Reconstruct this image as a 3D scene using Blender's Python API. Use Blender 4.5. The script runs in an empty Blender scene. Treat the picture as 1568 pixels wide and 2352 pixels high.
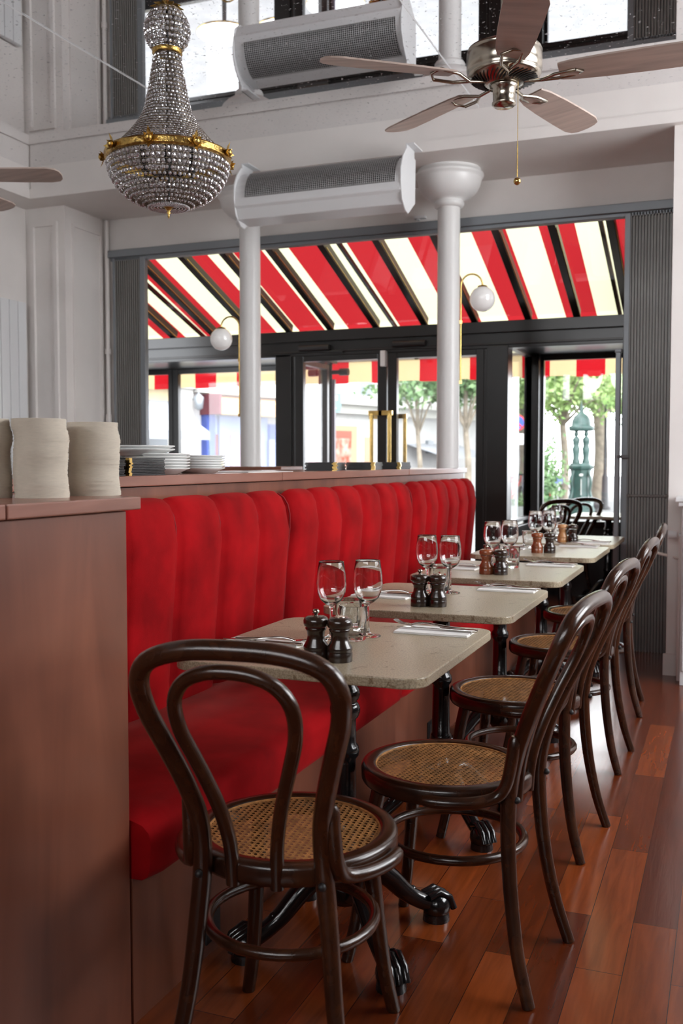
import bpy, math, random
from mathutils import Vector, Matrix
random.seed(7)
PI = math.pi
SC = bpy.context.scene
COL = SC.collection

# ------------------------------------------------------------------ camera
cd = bpy.data.cameras.new('camera'); cam = bpy.data.objects.new('camera', cd); COL.objects.link(cam)
cam.location = (0, 0, 1.2)
cam.rotation_euler = (math.radians(90 - 2.92), 0, math.radians(21.46))
cd.sensor_fit = 'VERTICAL'; cd.sensor_height = 36.0; cd.lens = 2276 / 2352 * 36.0
cd.clip_start = 0.05; cd.clip_end = 300
cd.dof.use_dof = True; cd.dof.focus_distance = 2.7; cd.dof.aperture_fstop = 5.0
SC.camera = cam

# ------------------------------------------------------------------ world, exposure
SC.view_settings.view_transform = 'Standard'; SC.view_settings.look = 'None'
SC.view_settings.exposure = 0.28; SC.view_settings.gamma = 1.0
SC.view_settings.use_curve_mapping = False
w = bpy.data.worlds.new('overcast_sky'); SC.world = w; w.use_nodes = True
bg = w.node_tree.nodes['Background']
bg.inputs['Color'].default_value = (0.93, 0.96, 1.0, 1); bg.inputs['Strength'].default_value = 7.5

def area(name, loc, rot, sx, sy, power, color=(1, 1, 1)):
    l = bpy.data.lights.new(name, 'AREA'); l.shape = 'RECTANGLE'; l.size = sx; l.size_y = sy
    l.energy = power; l.color = color
    o = bpy.data.objects.new(name, l); COL.objects.link(o); o.location = loc; o.rotation_euler = rot
    return o
# fill lamps added at openings of the unseen rear and right walls, and a portal for the sky in the front opening
area('fill_rear_opening', (-1.0, -3.45, 2.78), (math.radians(96), 0, 0), 4.6, .5, 34, (1, .97, .94))
area('fill_right_opening', (2.42, 3.9, 2.2), (math.radians(90), 0, math.radians(90)), 2.8, 1.3, 45, (1, .98, .95))
p_ = area('front_window_portal', (-2.4, 6.62, 1.4), (math.radians(-90), 0, 0), 3.5, 2.7, 1); p_.data.cycles.is_portal = True

# ------------------------------------------------------------------ materials
MATS = {}
def nodes(m): return m.node_tree.nodes, m.node_tree.links
def mat(name, col, rough=.5, metal=0, bump=0, bscale=30, var=0, vscale=4, stretch=(1, 1, 1), spec=None, coat=0, sheen=0, col2=None):
    m = bpy.data.materials.new(name); m.use_nodes = True; N, L = nodes(m)
    b = N['Principled BSDF']; b.inputs['Base Color'].default_value = (*col, 1)
    b.inputs['Roughness'].default_value = rough; b.inputs['Metallic'].default_value = metal
    if spec is not None: b.inputs['Specular IOR Level'].default_value = spec
    if coat: b.inputs['Coat Weight'].default_value = coat; b.inputs['Coat Roughness'].default_value = .12
    if sheen:
        b.inputs['Sheen Weight'].default_value = sheen; b.inputs['Sheen Roughness'].default_value = .35
        b.inputs['Sheen Tint'].default_value = (1, .25, .22, 1)
    tc = N.new('ShaderNodeTexCoord'); mp = N.new('ShaderNodeMapping'); mp.inputs['Scale'].default_value = stretch
    L.new(tc.outputs['Object'], mp.inputs['Vector'])
    if var or col2:
        n = N.new('ShaderNodeTexNoise'); n.inputs['Scale'].default_value = vscale; n.inputs['Detail'].default_value = 5
        L.new(mp.outputs[0], n.inputs['Vector'])
        r = N.new('ShaderNodeValToRGB'); r.color_ramp.elements[0].position = .35; r.color_ramp.elements[1].position = .65
        c2 = col2 or tuple(c * (1 + var) for c in col)
        c1 = col if col2 else tuple(c * (1 - var) for c in col)
        r.color_ramp.elements[0].color = (*c1, 1); r.color_ramp.elements[1].color = (*c2, 1)
        L.new(n.outputs['Fac'], r.inputs['Fac']); L.new(r.outputs['Color'], b.inputs['Base Color'])
    if bump:
        n2 = N.new('ShaderNodeTexNoise'); n2.inputs['Scale'].default_value = bscale; n2.inputs['Detail'].default_value = 4
        L.new(mp.outputs[0], n2.inputs['Vector'])
        bp = N.new('ShaderNodeBump'); bp.inputs['Strength'].default_value = bump; bp.inputs['Distance'].default_value = .004
        L.new(n2.outputs['Fac'], bp.inputs['Height']); L.new(bp.outputs[0], b.inputs['Normal'])
    return m
def wood(name, c1, c2, rough=.35, stretch=(12, 12, 1), scale=2.2, coat=.2):
    m = bpy.data.materials.new(name); m.use_nodes = True; N, L = nodes(m); b = N['Principled BSDF']
    tc = N.new('ShaderNodeTexCoord'); mp = N.new('ShaderNodeMapping'); mp.inputs['Scale'].default_value = stretch
    L.new(tc.outputs['Object'], mp.inputs['Vector'])
    n = N.new('ShaderNodeTexNoise'); n.inputs['Scale'].default_value = scale; n.inputs['Detail'].default_value = 6; n.inputs['Distortion'].default_value = .8
    L.new(mp.outputs[0], n.inputs['Vector'])
    big = N.new('ShaderNodeTexNoise'); big.inputs['Scale'].default_value = 1.3; big.inputs['Distortion'].default_value = 1.5
    L.new(tc.outputs['Object'], big.inputs['Vector'])
    mx = N.new('ShaderNodeMath'); mx.operation = 'ADD'; L.new(n.outputs['Fac'], mx.inputs[0]); L.new(big.outputs['Fac'], mx.inputs[1])
    r = N.new('ShaderNodeValToRGB'); r.color_ramp.elements[0].position = .7 / 2; r.color_ramp.elements[1].position = 1.3 / 2
    hf = N.new('ShaderNodeMath'); hf.operation = 'MULTIPLY'; hf.inputs[1].default_value = .5; L.new(mx.outputs[0], hf.inputs[0])
    r.color_ramp.elements[0].color = (*c1, 1); r.color_ramp.elements[1].color = (*c2, 1)
    L.new(hf.outputs[0], r.inputs['Fac']); L.new(r.outputs['Color'], b.inputs['Base Color'])
    b.inputs['Roughness'].default_value = rough; b.inputs['Coat Weight'].default_value = coat; b.inputs['Coat Roughness'].default_value = .15
    bp = N.new('ShaderNodeBump'); bp.inputs['Strength'].default_value = .12; bp.inputs['Distance'].default_value = .002
    L.new(n.outputs['Fac'], bp.inputs['Height']); L.new(bp.outputs[0], b.inputs['Normal'])
    return m
def pane_mat(name, tint=(1, 1, 1), refl=1.0, rough=0.0):
    m = bpy.data.materials.new(name); m.use_nodes = True; N, L = nodes(m)
    N.remove(N['Principled BSDF']); out = N['Material Output']
    t = N.new('ShaderNodeBsdfTransparent'); t.inputs['Color'].default_value = (*tint, 1)
    g = N.new('ShaderNodeBsdfGlossy'); g.inputs['Roughness'].default_value = rough
    f = N.new('ShaderNodeLayerWeight'); f.inputs['Blend'].default_value = .5
    p5 = N.new('ShaderNodeMath'); p5.operation = 'POWER'; p5.inputs[1].default_value = 5; L.new(f.outputs['Facing'], p5.inputs[0])
    s = N.new('ShaderNodeMath'); s.operation = 'MULTIPLY_ADD'; s.inputs[1].default_value = .9 * refl; s.inputs[2].default_value = .045 * refl
    L.new(p5.outputs[0], s.inputs[0])
    mx = N.new('ShaderNodeMixShader'); L.new(s.outputs[0], mx.inputs[0]); L.new(t.outputs[0], mx.inputs[1]); L.new(g.outputs[0], mx.inputs[2])
    L.new(mx.outputs[0], out.inputs['Surface'])
    return m
def glass_mat(name):
    m = bpy.data.materials.new(name); m.use_nodes = True; b = m.node_tree.nodes['Principled BSDF']
    b.inputs['Transmission Weight'].default_value = 1; b.inputs['Roughness'].default_value = 0.0; b.inputs['IOR'].default_value = 1.45
    b.inputs['Base Color'].default_value = (.98, .99, .99, 1)
    return m

M_white = mat('white_paint', (.77, .735, .71), .45, var=.03, vscale=3)
M_darkwall = mat('dark_unseen_wall', (.10, .045, .03), .5, var=.2, vscale=3)  # unseen rear and right walls, darkened so less light bounces back
M_white2 = mat('white_gloss_metal', (.74, .75, .76), .35)
M_column = mat('white_column_paint', (.74, .735, .725), .35, var=.02)
M_black = mat('black_lacquered_metal', (.012, .012, .012), .28, var=.2)
M_blackm = mat('matt_black', (.015, .015, .016), .5)
M_cast = mat('black_cast_iron', (.008, .008, .009), .16, spec=.7, bump=.15, bscale=60)
M_grey = mat('grey_shutter_metal', (.24, .235, .225), .4, metal=.2, var=.1, vscale=5, stretch=(1, 1, .2))
M_greyL = mat('grey_rail_metal', (.23, .25, .27), .4, metal=.3)
M_brass = mat('brass', (.62, .42, .14), .22, metal=1, var=.15, vscale=25)
M_gilt = mat('gilt_bronze', (.5, .33, .1), .3, metal=1, bump=.6, bscale=120, var=.3, vscale=80)
M_nickel = mat('brushed_nickel', (.42, .38, .32), .22, metal=1)
M_steel = mat('cutlery_steel', (.62, .6, .57), .12, metal=1)
M_mahog = wood('mahogany_panel', (.12, .036, .02), (.25, .085, .048), .34, (1, 3.5, .5), 2.4, .15)
M_slab = wood('mahogany_top', (.22, .085, .055), (.33, .14, .1), .3, (9, 1, 9), 3.0, .3)
M_bent = wood('bentwood_dark', (.014, .005, .0025), (.06, .02, .008), .27, (3, 3, 3), 7, .25)
M_cane = mat('woven_cane', (.42, .2, .065), .5, var=.35, vscale=60)
M_cane2 = mat('woven_cane_pale', (.5, .29, .12), .45, var=.3, vscale=60)
M_velvet = mat('red_velvet', (.31, .0035, .006), .85, var=.28, vscale=5, sheen=.2, spec=.08, bump=.15, bscale=400)
M_pipe = mat('red_piping', (.25, .004, .008), .8)
M_glass = glass_mat('clear_drinking_glass')
M_pane = pane_mat('window_glass', refl=.8)
M_napkin = mat('white_paper_napkin', (.85, .84, .82), .8, bump=.1, bscale=200)
M_milldark = wood('dark_turned_wood', (.012, .006, .004), (.035, .017, .01), .25, (1, 1, 4), 10, .5)
M_millred = wood('reddish_turned_wood', (.19, .05, .018), (.3, .09, .035), .25, (1, 1, 4), 10, .5)
M_millpale = wood('honey_turned_wood', (.45, .2, .07), (.6, .3, .12), .3, (1, 1, 4), 10, .4)
M_plate = mat('white_porcelain', (.8, .81, .8), .15)
M_mat_ = mat('cream_pulpboard', (.62, .56, .47), .9, var=.06, vscale=40)
M_menu = mat('black_leatherette', (.01, .01, .012), .4, bump=.2, bscale=300)
M_globe = mat('opal_glass_globe', (.82, .81, .8), .15, coat=.5)
M_globe.node_tree.nodes['Principled BSDF'].inputs['Emission Color'].default_value = (1, .98, .95, 1)
M_globe.node_tree.nodes['Principled BSDF'].inputs['Emission Strength'].default_value = .12
M_crys = mat('crystal_beads', (.62, .61, .63), .12, metal=.55)
M_wire = mat('bronze_bead_wire', (.2, .16, .12), .4, metal=.8)
M_blade = mat('fan_blade_wood', (.46, .36, .31), .45, var=.15, vscale=3, stretch=(1, 10, 1))

def stone_mat():
    m = mat('speckled_stone', (.3, .27, .21), .32, spec=.4); N, L = nodes(m); b = N['Principled BSDF']
    tc = N.new('ShaderNodeTexCoord')
    n1 = N.new('ShaderNodeTexNoise'); n1.inputs['Scale'].default_value = 260; n1.inputs['Detail'].default_value = 3
    n2 = N.new('ShaderNodeTexNoise'); n2.inputs['Scale'].default_value = 28; n2.inputs['Detail'].default_value = 7; n2.inputs['Distortion'].default_value = 1.2
    L.new(tc.outputs['Object'], n1.inputs['Vector']); L.new(tc.outputs['Object'], n2.inputs['Vector'])
    r1 = N.new('ShaderNodeValToRGB'); r1.color_ramp.elements[0].position = .38; r1.color_ramp.elements[0].color = (.28, .23, .155, 1)
    r1.color_ramp.elements[1].position = .6; r1.color_ramp.elements[1].color = (.45, .38, .27, 1)
    r2 = N.new('ShaderNodeValToRGB'); r2.color_ramp.elements[0].position = .34; r2.color_ramp.elements[0].color = (.45, .36, .27, 1)
    r2.color_ramp.elements[1].position = .37; r2.color_ramp.elements[1].color = (1, 1, 1, 1)
    L.new(n1.outputs['Fac'], r1.inputs[0]); L.new(n2.outputs['Fac'], r2.inputs[0])
    mx = N.new('ShaderNodeMix'); mx.data_type = 'RGBA'; mx.blend_type = 'MULTIPLY'; mx.inputs['Factor'].default_value = .7
    L.new(r1.outputs[0], mx.inputs[6]); L.new(r2.outputs[0], mx.inputs[7]); L.new(mx.outputs[2], b.inputs['Base Color'])
    return m
M_stone = stone_mat()

def floor_mat():
    m = bpy.data.materials.new('parquet_floor'); m.use_nodes = True; N, L = nodes(m); b = N['Principled BSDF']
    tc = N.new('ShaderNodeTexCoord'); mp = N.new('ShaderNodeMapping'); mp.inputs['Rotation'].default_value = (0, 0, PI / 2)
    L.new(tc.outputs['Object'], mp.inputs['Vector'])
    br = N.new('ShaderNodeTexBrick'); br.offset = .37; br.offset_frequency = 2; br.squash = 1
    br.inputs['Scale'].default_value = 1; br.inputs['Brick Width'].default_value = .78; br.inputs['Row Height'].default_value = .108
    br.inputs['Mortar Size'].default_value = .0009; br.inputs['Bias'].default_value = -.25
    br.inputs['Color1'].default_value = (.10, .019, .005, 1); br.inputs['Color2'].default_value = (.29, .066, .015, 1)
    br.inputs['Mortar'].default_value = (.02, .007, .004, 1)
    L.new(mp.outputs[0], br.inputs['Vector'])
    mp2 = N.new('ShaderNodeMapping'); mp2.inputs['Scale'].default_value = (22, 2.0, 1); L.new(tc.outputs['Object'], mp2.inputs['Vector'])
    n = N.new('ShaderNodeTexNoise'); n.inputs['Scale'].default_value = 2; n.inputs['Detail'].default_value = 6; n.inputs['Distortion'].default_value = .6
    L.new(mp2.outputs[0], n.inputs['Vector'])
    r = N.new('ShaderNodeValToRGB'); r.color_ramp.elements[0].position = .3; r.color_ramp.elements[0].color = (.68, .62, .6, 1)
    r.color_ramp.elements[1].position = .7; r.color_ramp.elements[1].color = (1.15, 1.1, 1.05, 1)
    L.new(n.outputs['Fac'], r.inputs[0])
    mx = N.new('ShaderNodeMix'); mx.data_type = 'RGBA'; mx.blend_type = 'MULTIPLY'; mx.inputs['Factor'].default_value = .9
    L.new(br.outputs['Color'], mx.inputs[6]); L.new(r.outputs[0], mx.inputs[7]); L.new(mx.outputs[2], b.inputs['Base Color'])
    b.inputs['Roughness'].default_value = .22; b.inputs['Specular IOR Level'].default_value = .35; b.inputs['Coat Weight'].default_value = .1; b.inputs['Coat Roughness'].default_value = .1
    n3 = N.new('ShaderNodeTexNoise'); n3.inputs['Scale'].default_value = 2.5; n3.inputs['Detail'].default_value = 2
    L.new(mp2.outputs[0], n3.inputs['Vector'])
    bp = N.new('ShaderNodeBump'); bp.inputs['Strength'].default_value = .12; bp.inputs['Distance'].default_value = .003
    L.new(n.outputs['Fac'], bp.inputs['Height']); L.new(bp.outputs[0], b.inputs['Normal'])
    return m
M_floor = floor_mat()

def mirror_mat():
    m = bpy.data.materials.new('spotted_mirror'); m.use_nodes = True; N, L = nodes(m)
    b = N['Principled BSDF']; b.inputs['Metallic'].default_value = 1; b.inputs['Base Color'].default_value = (.86, .86, .87, 1)
    b.inputs['Roughness'].default_value = .0
    out = N['Material Output']; tc = N.new('ShaderNodeTexCoord')
    v = N.new('ShaderNodeTexNoise'); v.inputs['Scale'].default_value = 42; v.inputs['Detail'].default_value = 6; v.inputs['Roughness'].default_value = .7
    L.new(tc.outputs['Object'], v.inputs['Vector'])
    r = N.new('ShaderNodeValToRGB'); r.color_ramp.elements[0].position = .615; r.color_ramp.elements[0].color = (0, 0, 0, 1)
    r.color_ramp.elements[1].position = .64; r.color_ramp.elements[1].color = (1, 1, 1, 1)
    L.new(v.outputs['Fac'], r.inputs[0])
    d = N.new('ShaderNodeBsdfDiffuse'); d.inputs['Color'].default_value = (.55, .56, .58, 1)
    mx = N.new('ShaderNodeMixShader'); L.new(r.outputs[0], mx.inputs[0]); L.new(b.outputs[0], mx.inputs[1]); L.new(d.outputs[0], mx.inputs[2])
    L.new(mx.outputs[0], out.inputs['Surface'])
    return m
M_mirror = mirror_mat()

def awning_mat(translucent=True):
    m = bpy.data.materials.new('striped_canvas'); m.use_nodes = True; N, L = nodes(m); N.remove(N['Principled BSDF'])
    out = N['Material Output']; tc = N.new('ShaderNodeTexCoord'); sp = N.new('ShaderNodeSeparateXYZ'); L.new(tc.outputs['Object'], sp.inputs[0])
    a = N.new('ShaderNodeMath'); a.operation = 'ADD'; a.inputs[1].default_value = 1.36 + .505 * 60; L.new(sp.outputs['X'], a.inputs[0])
    q = N.new('ShaderNodeMath'); q.operation = 'DIVIDE'; q.inputs[1].default_value = .505; L.new(a.outputs[0], q.inputs[0])
    fr = N.new('ShaderNodeMath'); fr.operation = 'FRACT'; L.new(q.outputs[0], fr.inputs[0])
    lt = N.new('ShaderNodeMath'); lt.operation = 'LESS_THAN'; lt.inputs[1].default_value = .52; L.new(fr.outputs[0], lt.inputs[0])
    mx = N.new('ShaderNodeMix'); mx.data_type = 'RGBA'; L.new(lt.outputs[0], mx.inputs[0])
    mx.inputs[6].default_value = (.25, .24, .155, 1); mx.inputs[7].default_value = (.125, .0055, .007, 1)
    d = N.new('ShaderNodeBsdfDiffuse'); t = N.new('ShaderNodeBsdfTranslucent'); L.new(mx.outputs[2], d.inputs[0]); L.new(mx.outputs[2], t.inputs[0])
    ms = N.new('ShaderNodeMixShader'); ms.inputs[0].default_value = .8 if translucent else .2
    L.new(d.outputs[0], ms.inputs[1]); L.new(t.outputs[0], ms.inputs[2]); L.new(ms.outputs[0], out.inputs['Surface'])
    return m
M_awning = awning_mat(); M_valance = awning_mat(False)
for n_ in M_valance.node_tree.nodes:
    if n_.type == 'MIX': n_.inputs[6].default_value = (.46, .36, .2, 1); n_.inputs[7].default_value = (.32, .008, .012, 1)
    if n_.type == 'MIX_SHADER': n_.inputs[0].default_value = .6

# ------------------------------------------------------------------ mesh builder
class MB:
    def __init__(s): s.v = []; s.f = []; s.sm = []
    def add(s, vs, fs, smooth=False):
        o = len(s.v); s.v += [tuple(v) for v in vs]
        for f in fs: s.f.append(tuple(i + o for i in f)); s.sm.append(smooth)
        return s
    def box(s, x0, x1, y0, y1, z0, z1):
        vs = [(x, y, z) for z in (z0, z1) for y in (y0, y1) for x in (x0, x1)]
        return s.add(vs, [(0, 2, 3, 1), (4, 5, 7, 6), (0, 1, 5, 4), (2, 6, 7, 3), (0, 4, 6, 2), (1, 3, 7, 5)])
    def obox(s, c, ux, uy, uz, hx, hy, hz):
        c = Vector(c); ux = Vector(ux).normalized(); uy = Vector(uy).normalized(); uz = Vector(uz).normalized()
        vs = [c + ux * hx * i + uy * hy * j + uz * hz * k for k in (-1, 1) for j in (-1, 1) for i in (-1, 1)]
        return s.add(vs, [(0, 2, 3, 1), (4, 5, 7, 6), (0, 1, 5, 4), (2, 6, 7, 3), (0, 4, 6, 2), (1, 3, 7, 5)])
    def bar(s, a, b, w, h, up=(0, 0, 1)):
        a = Vector(a); b = Vector(b); d = (b - a); u = Vector(up); sd = d.cross(u)
        if sd.length < 1e-6: sd = d.cross(Vector((1, 0, 0)))
        sd.normalize(); uu = sd.cross(d).normalized()
        return s.obox((a + b) / 2, d, sd, uu, d.length / 2, w / 2, h / 2)
    def lathe(s, prof, n=24, c=(0, 0, 0), cap=True, smooth=True, sx=1, sy=1):
        vs = []; fs = []
        for r, z in prof:
            for i in range(n):
                a = 2 * PI * i / n; vs.append((c[0] + r * math.cos(a) * sx, c[1] + r * math.sin(a) * sy, c[2] + z))
        for j in range(len(prof) - 1):
            for i in range(n):
                k = (i + 1) % n; fs.append((j * n + i, j * n + k, (j + 1) * n + k, (j + 1) * n + i))
        s.add(vs, fs, smooth)
        if cap:
            for j, fl in ((0, True), (len(prof) - 1, False)):
                if prof[j][0] > 1e-5:
                    ring = [vs[j * n + i] for i in range(n)]; idx = list(range(n))
                    s.add(ring, [tuple(reversed(idx)) if fl else tuple(idx)])
        return s
    def tube(s, pts, r, n=10, closed=False, cap=True, flat=1.0):
        pts = [Vector(p) for p in pts]; m = len(pts); rs = r if isinstance(r, (list, tuple)) else [r] * m
        if closed: tang = [(pts[(i + 1) % m] - pts[i - 1]).normalized() for i in range(m)]
        else: tang = [(pts[min(i + 1, m - 1)] - pts[max(i - 1, 0)]).normalized() for i in range(m)]
        t0 = tang[0]; u = Vector((0, 0, 1)) if abs(t0.z) < .9 else Vector((1, 0, 0))
        u = (u - t0 * u.dot(t0)).normalized(); vs = []; fs = []
        for i in range(m):
            t = tang[i]; u = (u - t * u.dot(t)).normalized(); v = t.cross(u)
            for k in range(n):
                a = 2 * PI * k / n; vs.append(pts[i] + (u * math.cos(a) + v * math.sin(a) * flat) * rs[i])
        for i in range(m if closed else m - 1):
            j = (i + 1) % m
            for k in range(n):
                l = (k + 1) % n; fs.append((i * n + k, i * n + l, j * n + l, j * n + k))
        s.add(vs, fs, True)
        if cap and not closed:
            s.add(vs[:n], [tuple(reversed(range(n)))]); s.add(vs[-n:], [tuple(range(n))])
        return s
    def sphere(s, c, r, n=16, m=10, sz=1):
        prof = [(max(r * math.sin(PI * j / m), 1e-6), -r * sz * math.cos(PI * j / m)) for j in range(m + 1)]
        return s.lathe(prof, n, c, cap=False)
    def prism(s, poly, z0, z1, bevel=0):
        n = len(poly)
        vs = [(x, y, z0) for x, y in poly] + [(x, y, z1) for x, y in poly]
        fs = [tuple(reversed(range(n))), tuple(range(n, 2 * n))] + [(i, (i + 1) % n, n + (i + 1) % n, n + i) for i in range(n)]
        return s.add(vs, fs)
    def extrude(s, prof, axis, a0, a1, closed=True):
        # prof: list of 2-D points in the plane normal to axis ('x': (y,z), 'y': (x,z))
        n = len(prof)
        def P(p, a): return (a, p[0], p[1]) if axis == 'x' else (p[0], a, p[1])
        vs = [P(p, a0) for p in prof] + [P(p, a1) for p in prof]
        fs = [(i, (i + 1) % n, n + (i + 1) % n, n + i) for i in range(n if closed else n - 1)]
        if closed: fs += [tuple(reversed(range(n))), tuple(range(n, 2 * n))]
        return s.add(vs, fs)
    def build(s, name, material, parent=None, bevel=0, seg=2):
        me = bpy.data.meshes.new(name); me.from_pydata(s.v, [], s.f); me.update()
        me.polygons.foreach_set('use_smooth', s.sm); me.materials.append(material)
        o = bpy.data.objects.new(name, me); COL.objects.link(o)
        if parent: o.parent = parent
        if bevel:
            b = o.modifiers.new('bevel', 'BEVEL'); b.width = bevel; b.segments = seg; b.limit_method = 'ANGLE'; b.angle_limit = math.radians(40)
        return o
def fix(o):
    import bmesh
    bm = bmesh.new(); bm.from_mesh(o.data); bmesh.ops.remove_doubles(bm, verts=bm.verts, dist=1e-5)
    bmesh.ops.recalc_face_normals(bm, faces=bm.faces); bm.to_mesh(o.data); bm.free(); return o
def tag(o, label=None, cat=None, group=None, kind=None):
    if label: o['label'] = label
    if cat: o['category'] = cat
    if group: o['group'] = group
    if kind: o['kind'] = kind
    return o
def thing(name, label, cat, loc=(0, 0, 0), rz=0, group=None):
    o = bpy.data.objects.new(name, None); COL.objects.link(o); o.location = loc; o.rotation_euler = (0, 0, rz)
    o.empty_display_size = .1
    return tag(o, label, cat, group)
def struct(name, mb, m, bevel=0, label=None):
    o = mb.build(name, m, None, bevel); o['kind'] = 'structure'
    if label: o['label'] = label
    return o
def sempty(name):
    o = bpy.data.objects.new(name, None); COL.objects.link(o); o['kind'] = 'structure'; o.empty_display_size = .1; return o
def dup(o, parent=None):
    c = o.copy(); COL.objects.link(c)
    if parent: c.parent = parent
    for ch in list(o.children): dup(ch, c)
    return c
def place(src, first, loc, rz, label, group=None):
    o = src if first else dup(src)
    o.location = loc; o.rotation_euler = (0, 0, rz); o['label'] = label
    if group: o['group'] = group
    return o
def catmull(P, k=6, closed=False):
    P = [Vector(p) for p in P]; out = []; n = len(P)
    rng = range(n) if closed else range(n - 1)
    for i in rng:
        if closed: a, b, c, d = P[i - 1], P[i], P[(i + 1) % n], P[(i + 2) % n]
        else: a, b, c, d = P[max(i - 1, 0)], P[i], P[i + 1], P[min(i + 2, n - 1)]
        for j in range(k):
            t = j / k
            out.append(.5 * ((2 * b) + (c - a) * t + (2 * a - 5 * b + 4 * c - d) * t * t + (3 * b - a - 3 * c + d) * t ** 3))
    if not closed: out.append(P[-1])
    return out
def text_mesh(s, size, m, loc, rot, parent=None, name='lettering', depth=.004, mirror=False, align='CENTER'):
    cu = bpy.data.curves.new(name, 'FONT'); cu.body = s; cu.size = size; cu.extrude = depth; cu.align_x = align; cu.align_y = 'CENTER'
    tmp = bpy.data.objects.new(name, cu); COL.objects.link(tmp)
    dg = bpy.context.evaluated_depsgraph_get(); me = bpy.data.meshes.new_from_object(tmp.evaluated_get(dg))
    bpy.data.objects.remove(tmp)
    me.materials.clear(); me.materials.append(m)
    o = bpy.data.objects.new(name, me); COL.objects.link(o); o.location = loc; o.rotation_euler = rot
    if mirror: o.scale = (-1, 1, 1)
    if parent: o.parent = parent
    return o

# ================================================================== STRUCTURE
MZ = 3.26      # mirror ceiling
SZ = 3.04      # lower soffit
struct('floor', MB().box(-6.4, 2.5, -3.5, 9.05, -.12, 0), M_floor)
struct('ceiling', MB().box(-4.65, 2.5, -3.5, 5.8, MZ, MZ + .05), M_mirror, label='spotted mirror ceiling')
struct('ceiling.001', MB().box(-5.6, 2.5, 5.8, 6.7, SZ, MZ + .05).box(-5.6, -4.65, -3.5, 5.8, SZ, MZ + .05), M_white, label='lower white soffit')
# stepped fascia on the beam
struct('trim_1', MB().box(-4.62, 2.5, 5.765, 5.8, SZ, 3.105).box(-4.65, -4.615, -3.5, 5.8, SZ, 3.105)
       .box(-4.62, 2.5, 5.783, 5.8, 3.105, MZ).box(-4.65, -4.633, -3.5, 5.8, 3.105, MZ), M_white)
# window-side wall: head over the opening, side piers
struct('wall_front', MB().box(-5.2, .2, 6.5, 6.7, 2.80, SZ).box(-4.9, -4.42, 6.5, 6.7, 0, 2.8).box(-.36, .2, 6.5, 6.7, 0, 2.8), M_white)
# left wall: panelled pilaster return and recessed wall
lw = struct('wall_left', MB().box(-5.2, -4.5, 6.0, 6.5, 0, SZ).box(-5.2, -4.84, -3.5, 6.0, 0, SZ), M_white)
mo = MB()
def ring_x(x, y0, y1, z0, z1, w=.02, t=.012):   # moulding frame on a +X facing wall
    mo.box(x, x + t, y0, y0 + w, z0, z1).box(x, x + t, y1 - w, y1, z0, z1).box(x, x + t, y0 + w, y1 - w, z0, z0 + w).box(x, x + t, y0 + w, y1 - w, z1 - w, z1)
def ring_y(y, x0, x1, z0, z1, w=.02, t=.012):
    mo.box(x0, x0 + w, y - t, y, z0, z1).box(x1 - w, x1, y - t, y, z0, z1).box(x0 + w, x1 - w, y - t, y, z0, z0 + w).box(x0 + w, x1 - w, y - t, y, z1 - w, z1)
ring_x(-4.5, 6.08, 6.44, .9, 2.93); ring_y(6.0, -4.79, -4.56, .9, 2.93, .028, .02)
struct('trim_2', mo, M_white)
struct('wall_rear', MB().box(-5.2, -3.4, -3.7, -3.5, 0, MZ).box(1.4, 2.7, -3.7, -3.5, 0, MZ).box(-3.4, 1.4, -3.7, -3.5, 0, 2.5).box(-3.4, 1.4, -3.7, -3.5, 3.05, MZ), M_darkwall)  # high opening added behind the camera to light the beam face
struct('wall_right', MB().box(2.5, 2.7, -3.7, 2.4, 0, MZ).box(2.5, 2.7, 5.4, 6.5, 0, MZ).box(2.5, 2.7, 2.4, 5.4, 0, 1.4).box(2.5, 2.7, 2.4, 5.4, 2.95, MZ), M_darkwall)  # opening added out of view for the right fill lamp
struct('wall_right.001', MB().box(-.325, 2.5, 5.82, 6.5, 0, SZ), M_white)
struct('baseboard_right', MB().box(-.34, 2.5, 5.8, 5.82, 0, .12).box(2.48, 2.5, -3.5, 5.8, 0, .12), M_white)
struct('trim_3', MB().box(-.365, .2, 6.47, 6.5, 0, 2.72), M_white)

# veranda: side walls, header beam, glazed roof
VW = mat('veranda_wall_black', (.013, .013, .013), .35)
struct('wall_veranda_right', MB().box(-.64, -.5, 6.7, 9.05, -.1, 3.0), VW)
struct('wall_veranda_left', MB().box(-6.4, -6.25, 6.7, 9.05, -.1, 2.9), VW)
hb = MB().box(-6.3, -.6, 7.84, 7.96, 2.10, 2.31).box(-6.3, -.6, 7.80, 7.84, 2.22, 2.31).box(-6.3, -.6, 7.825, 7.84, 2.125, 2.14)
struct('trim_4', hb, M_black, .004)
struct('ceiling.002', MB().box(-6.3, -3.6, 7.96, 9.05, 2.15, 2.2).box(-1.72, -.6, 7.96, 9.05, 2.15, 2.2), M_black, label='black soffit of the bays')
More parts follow.
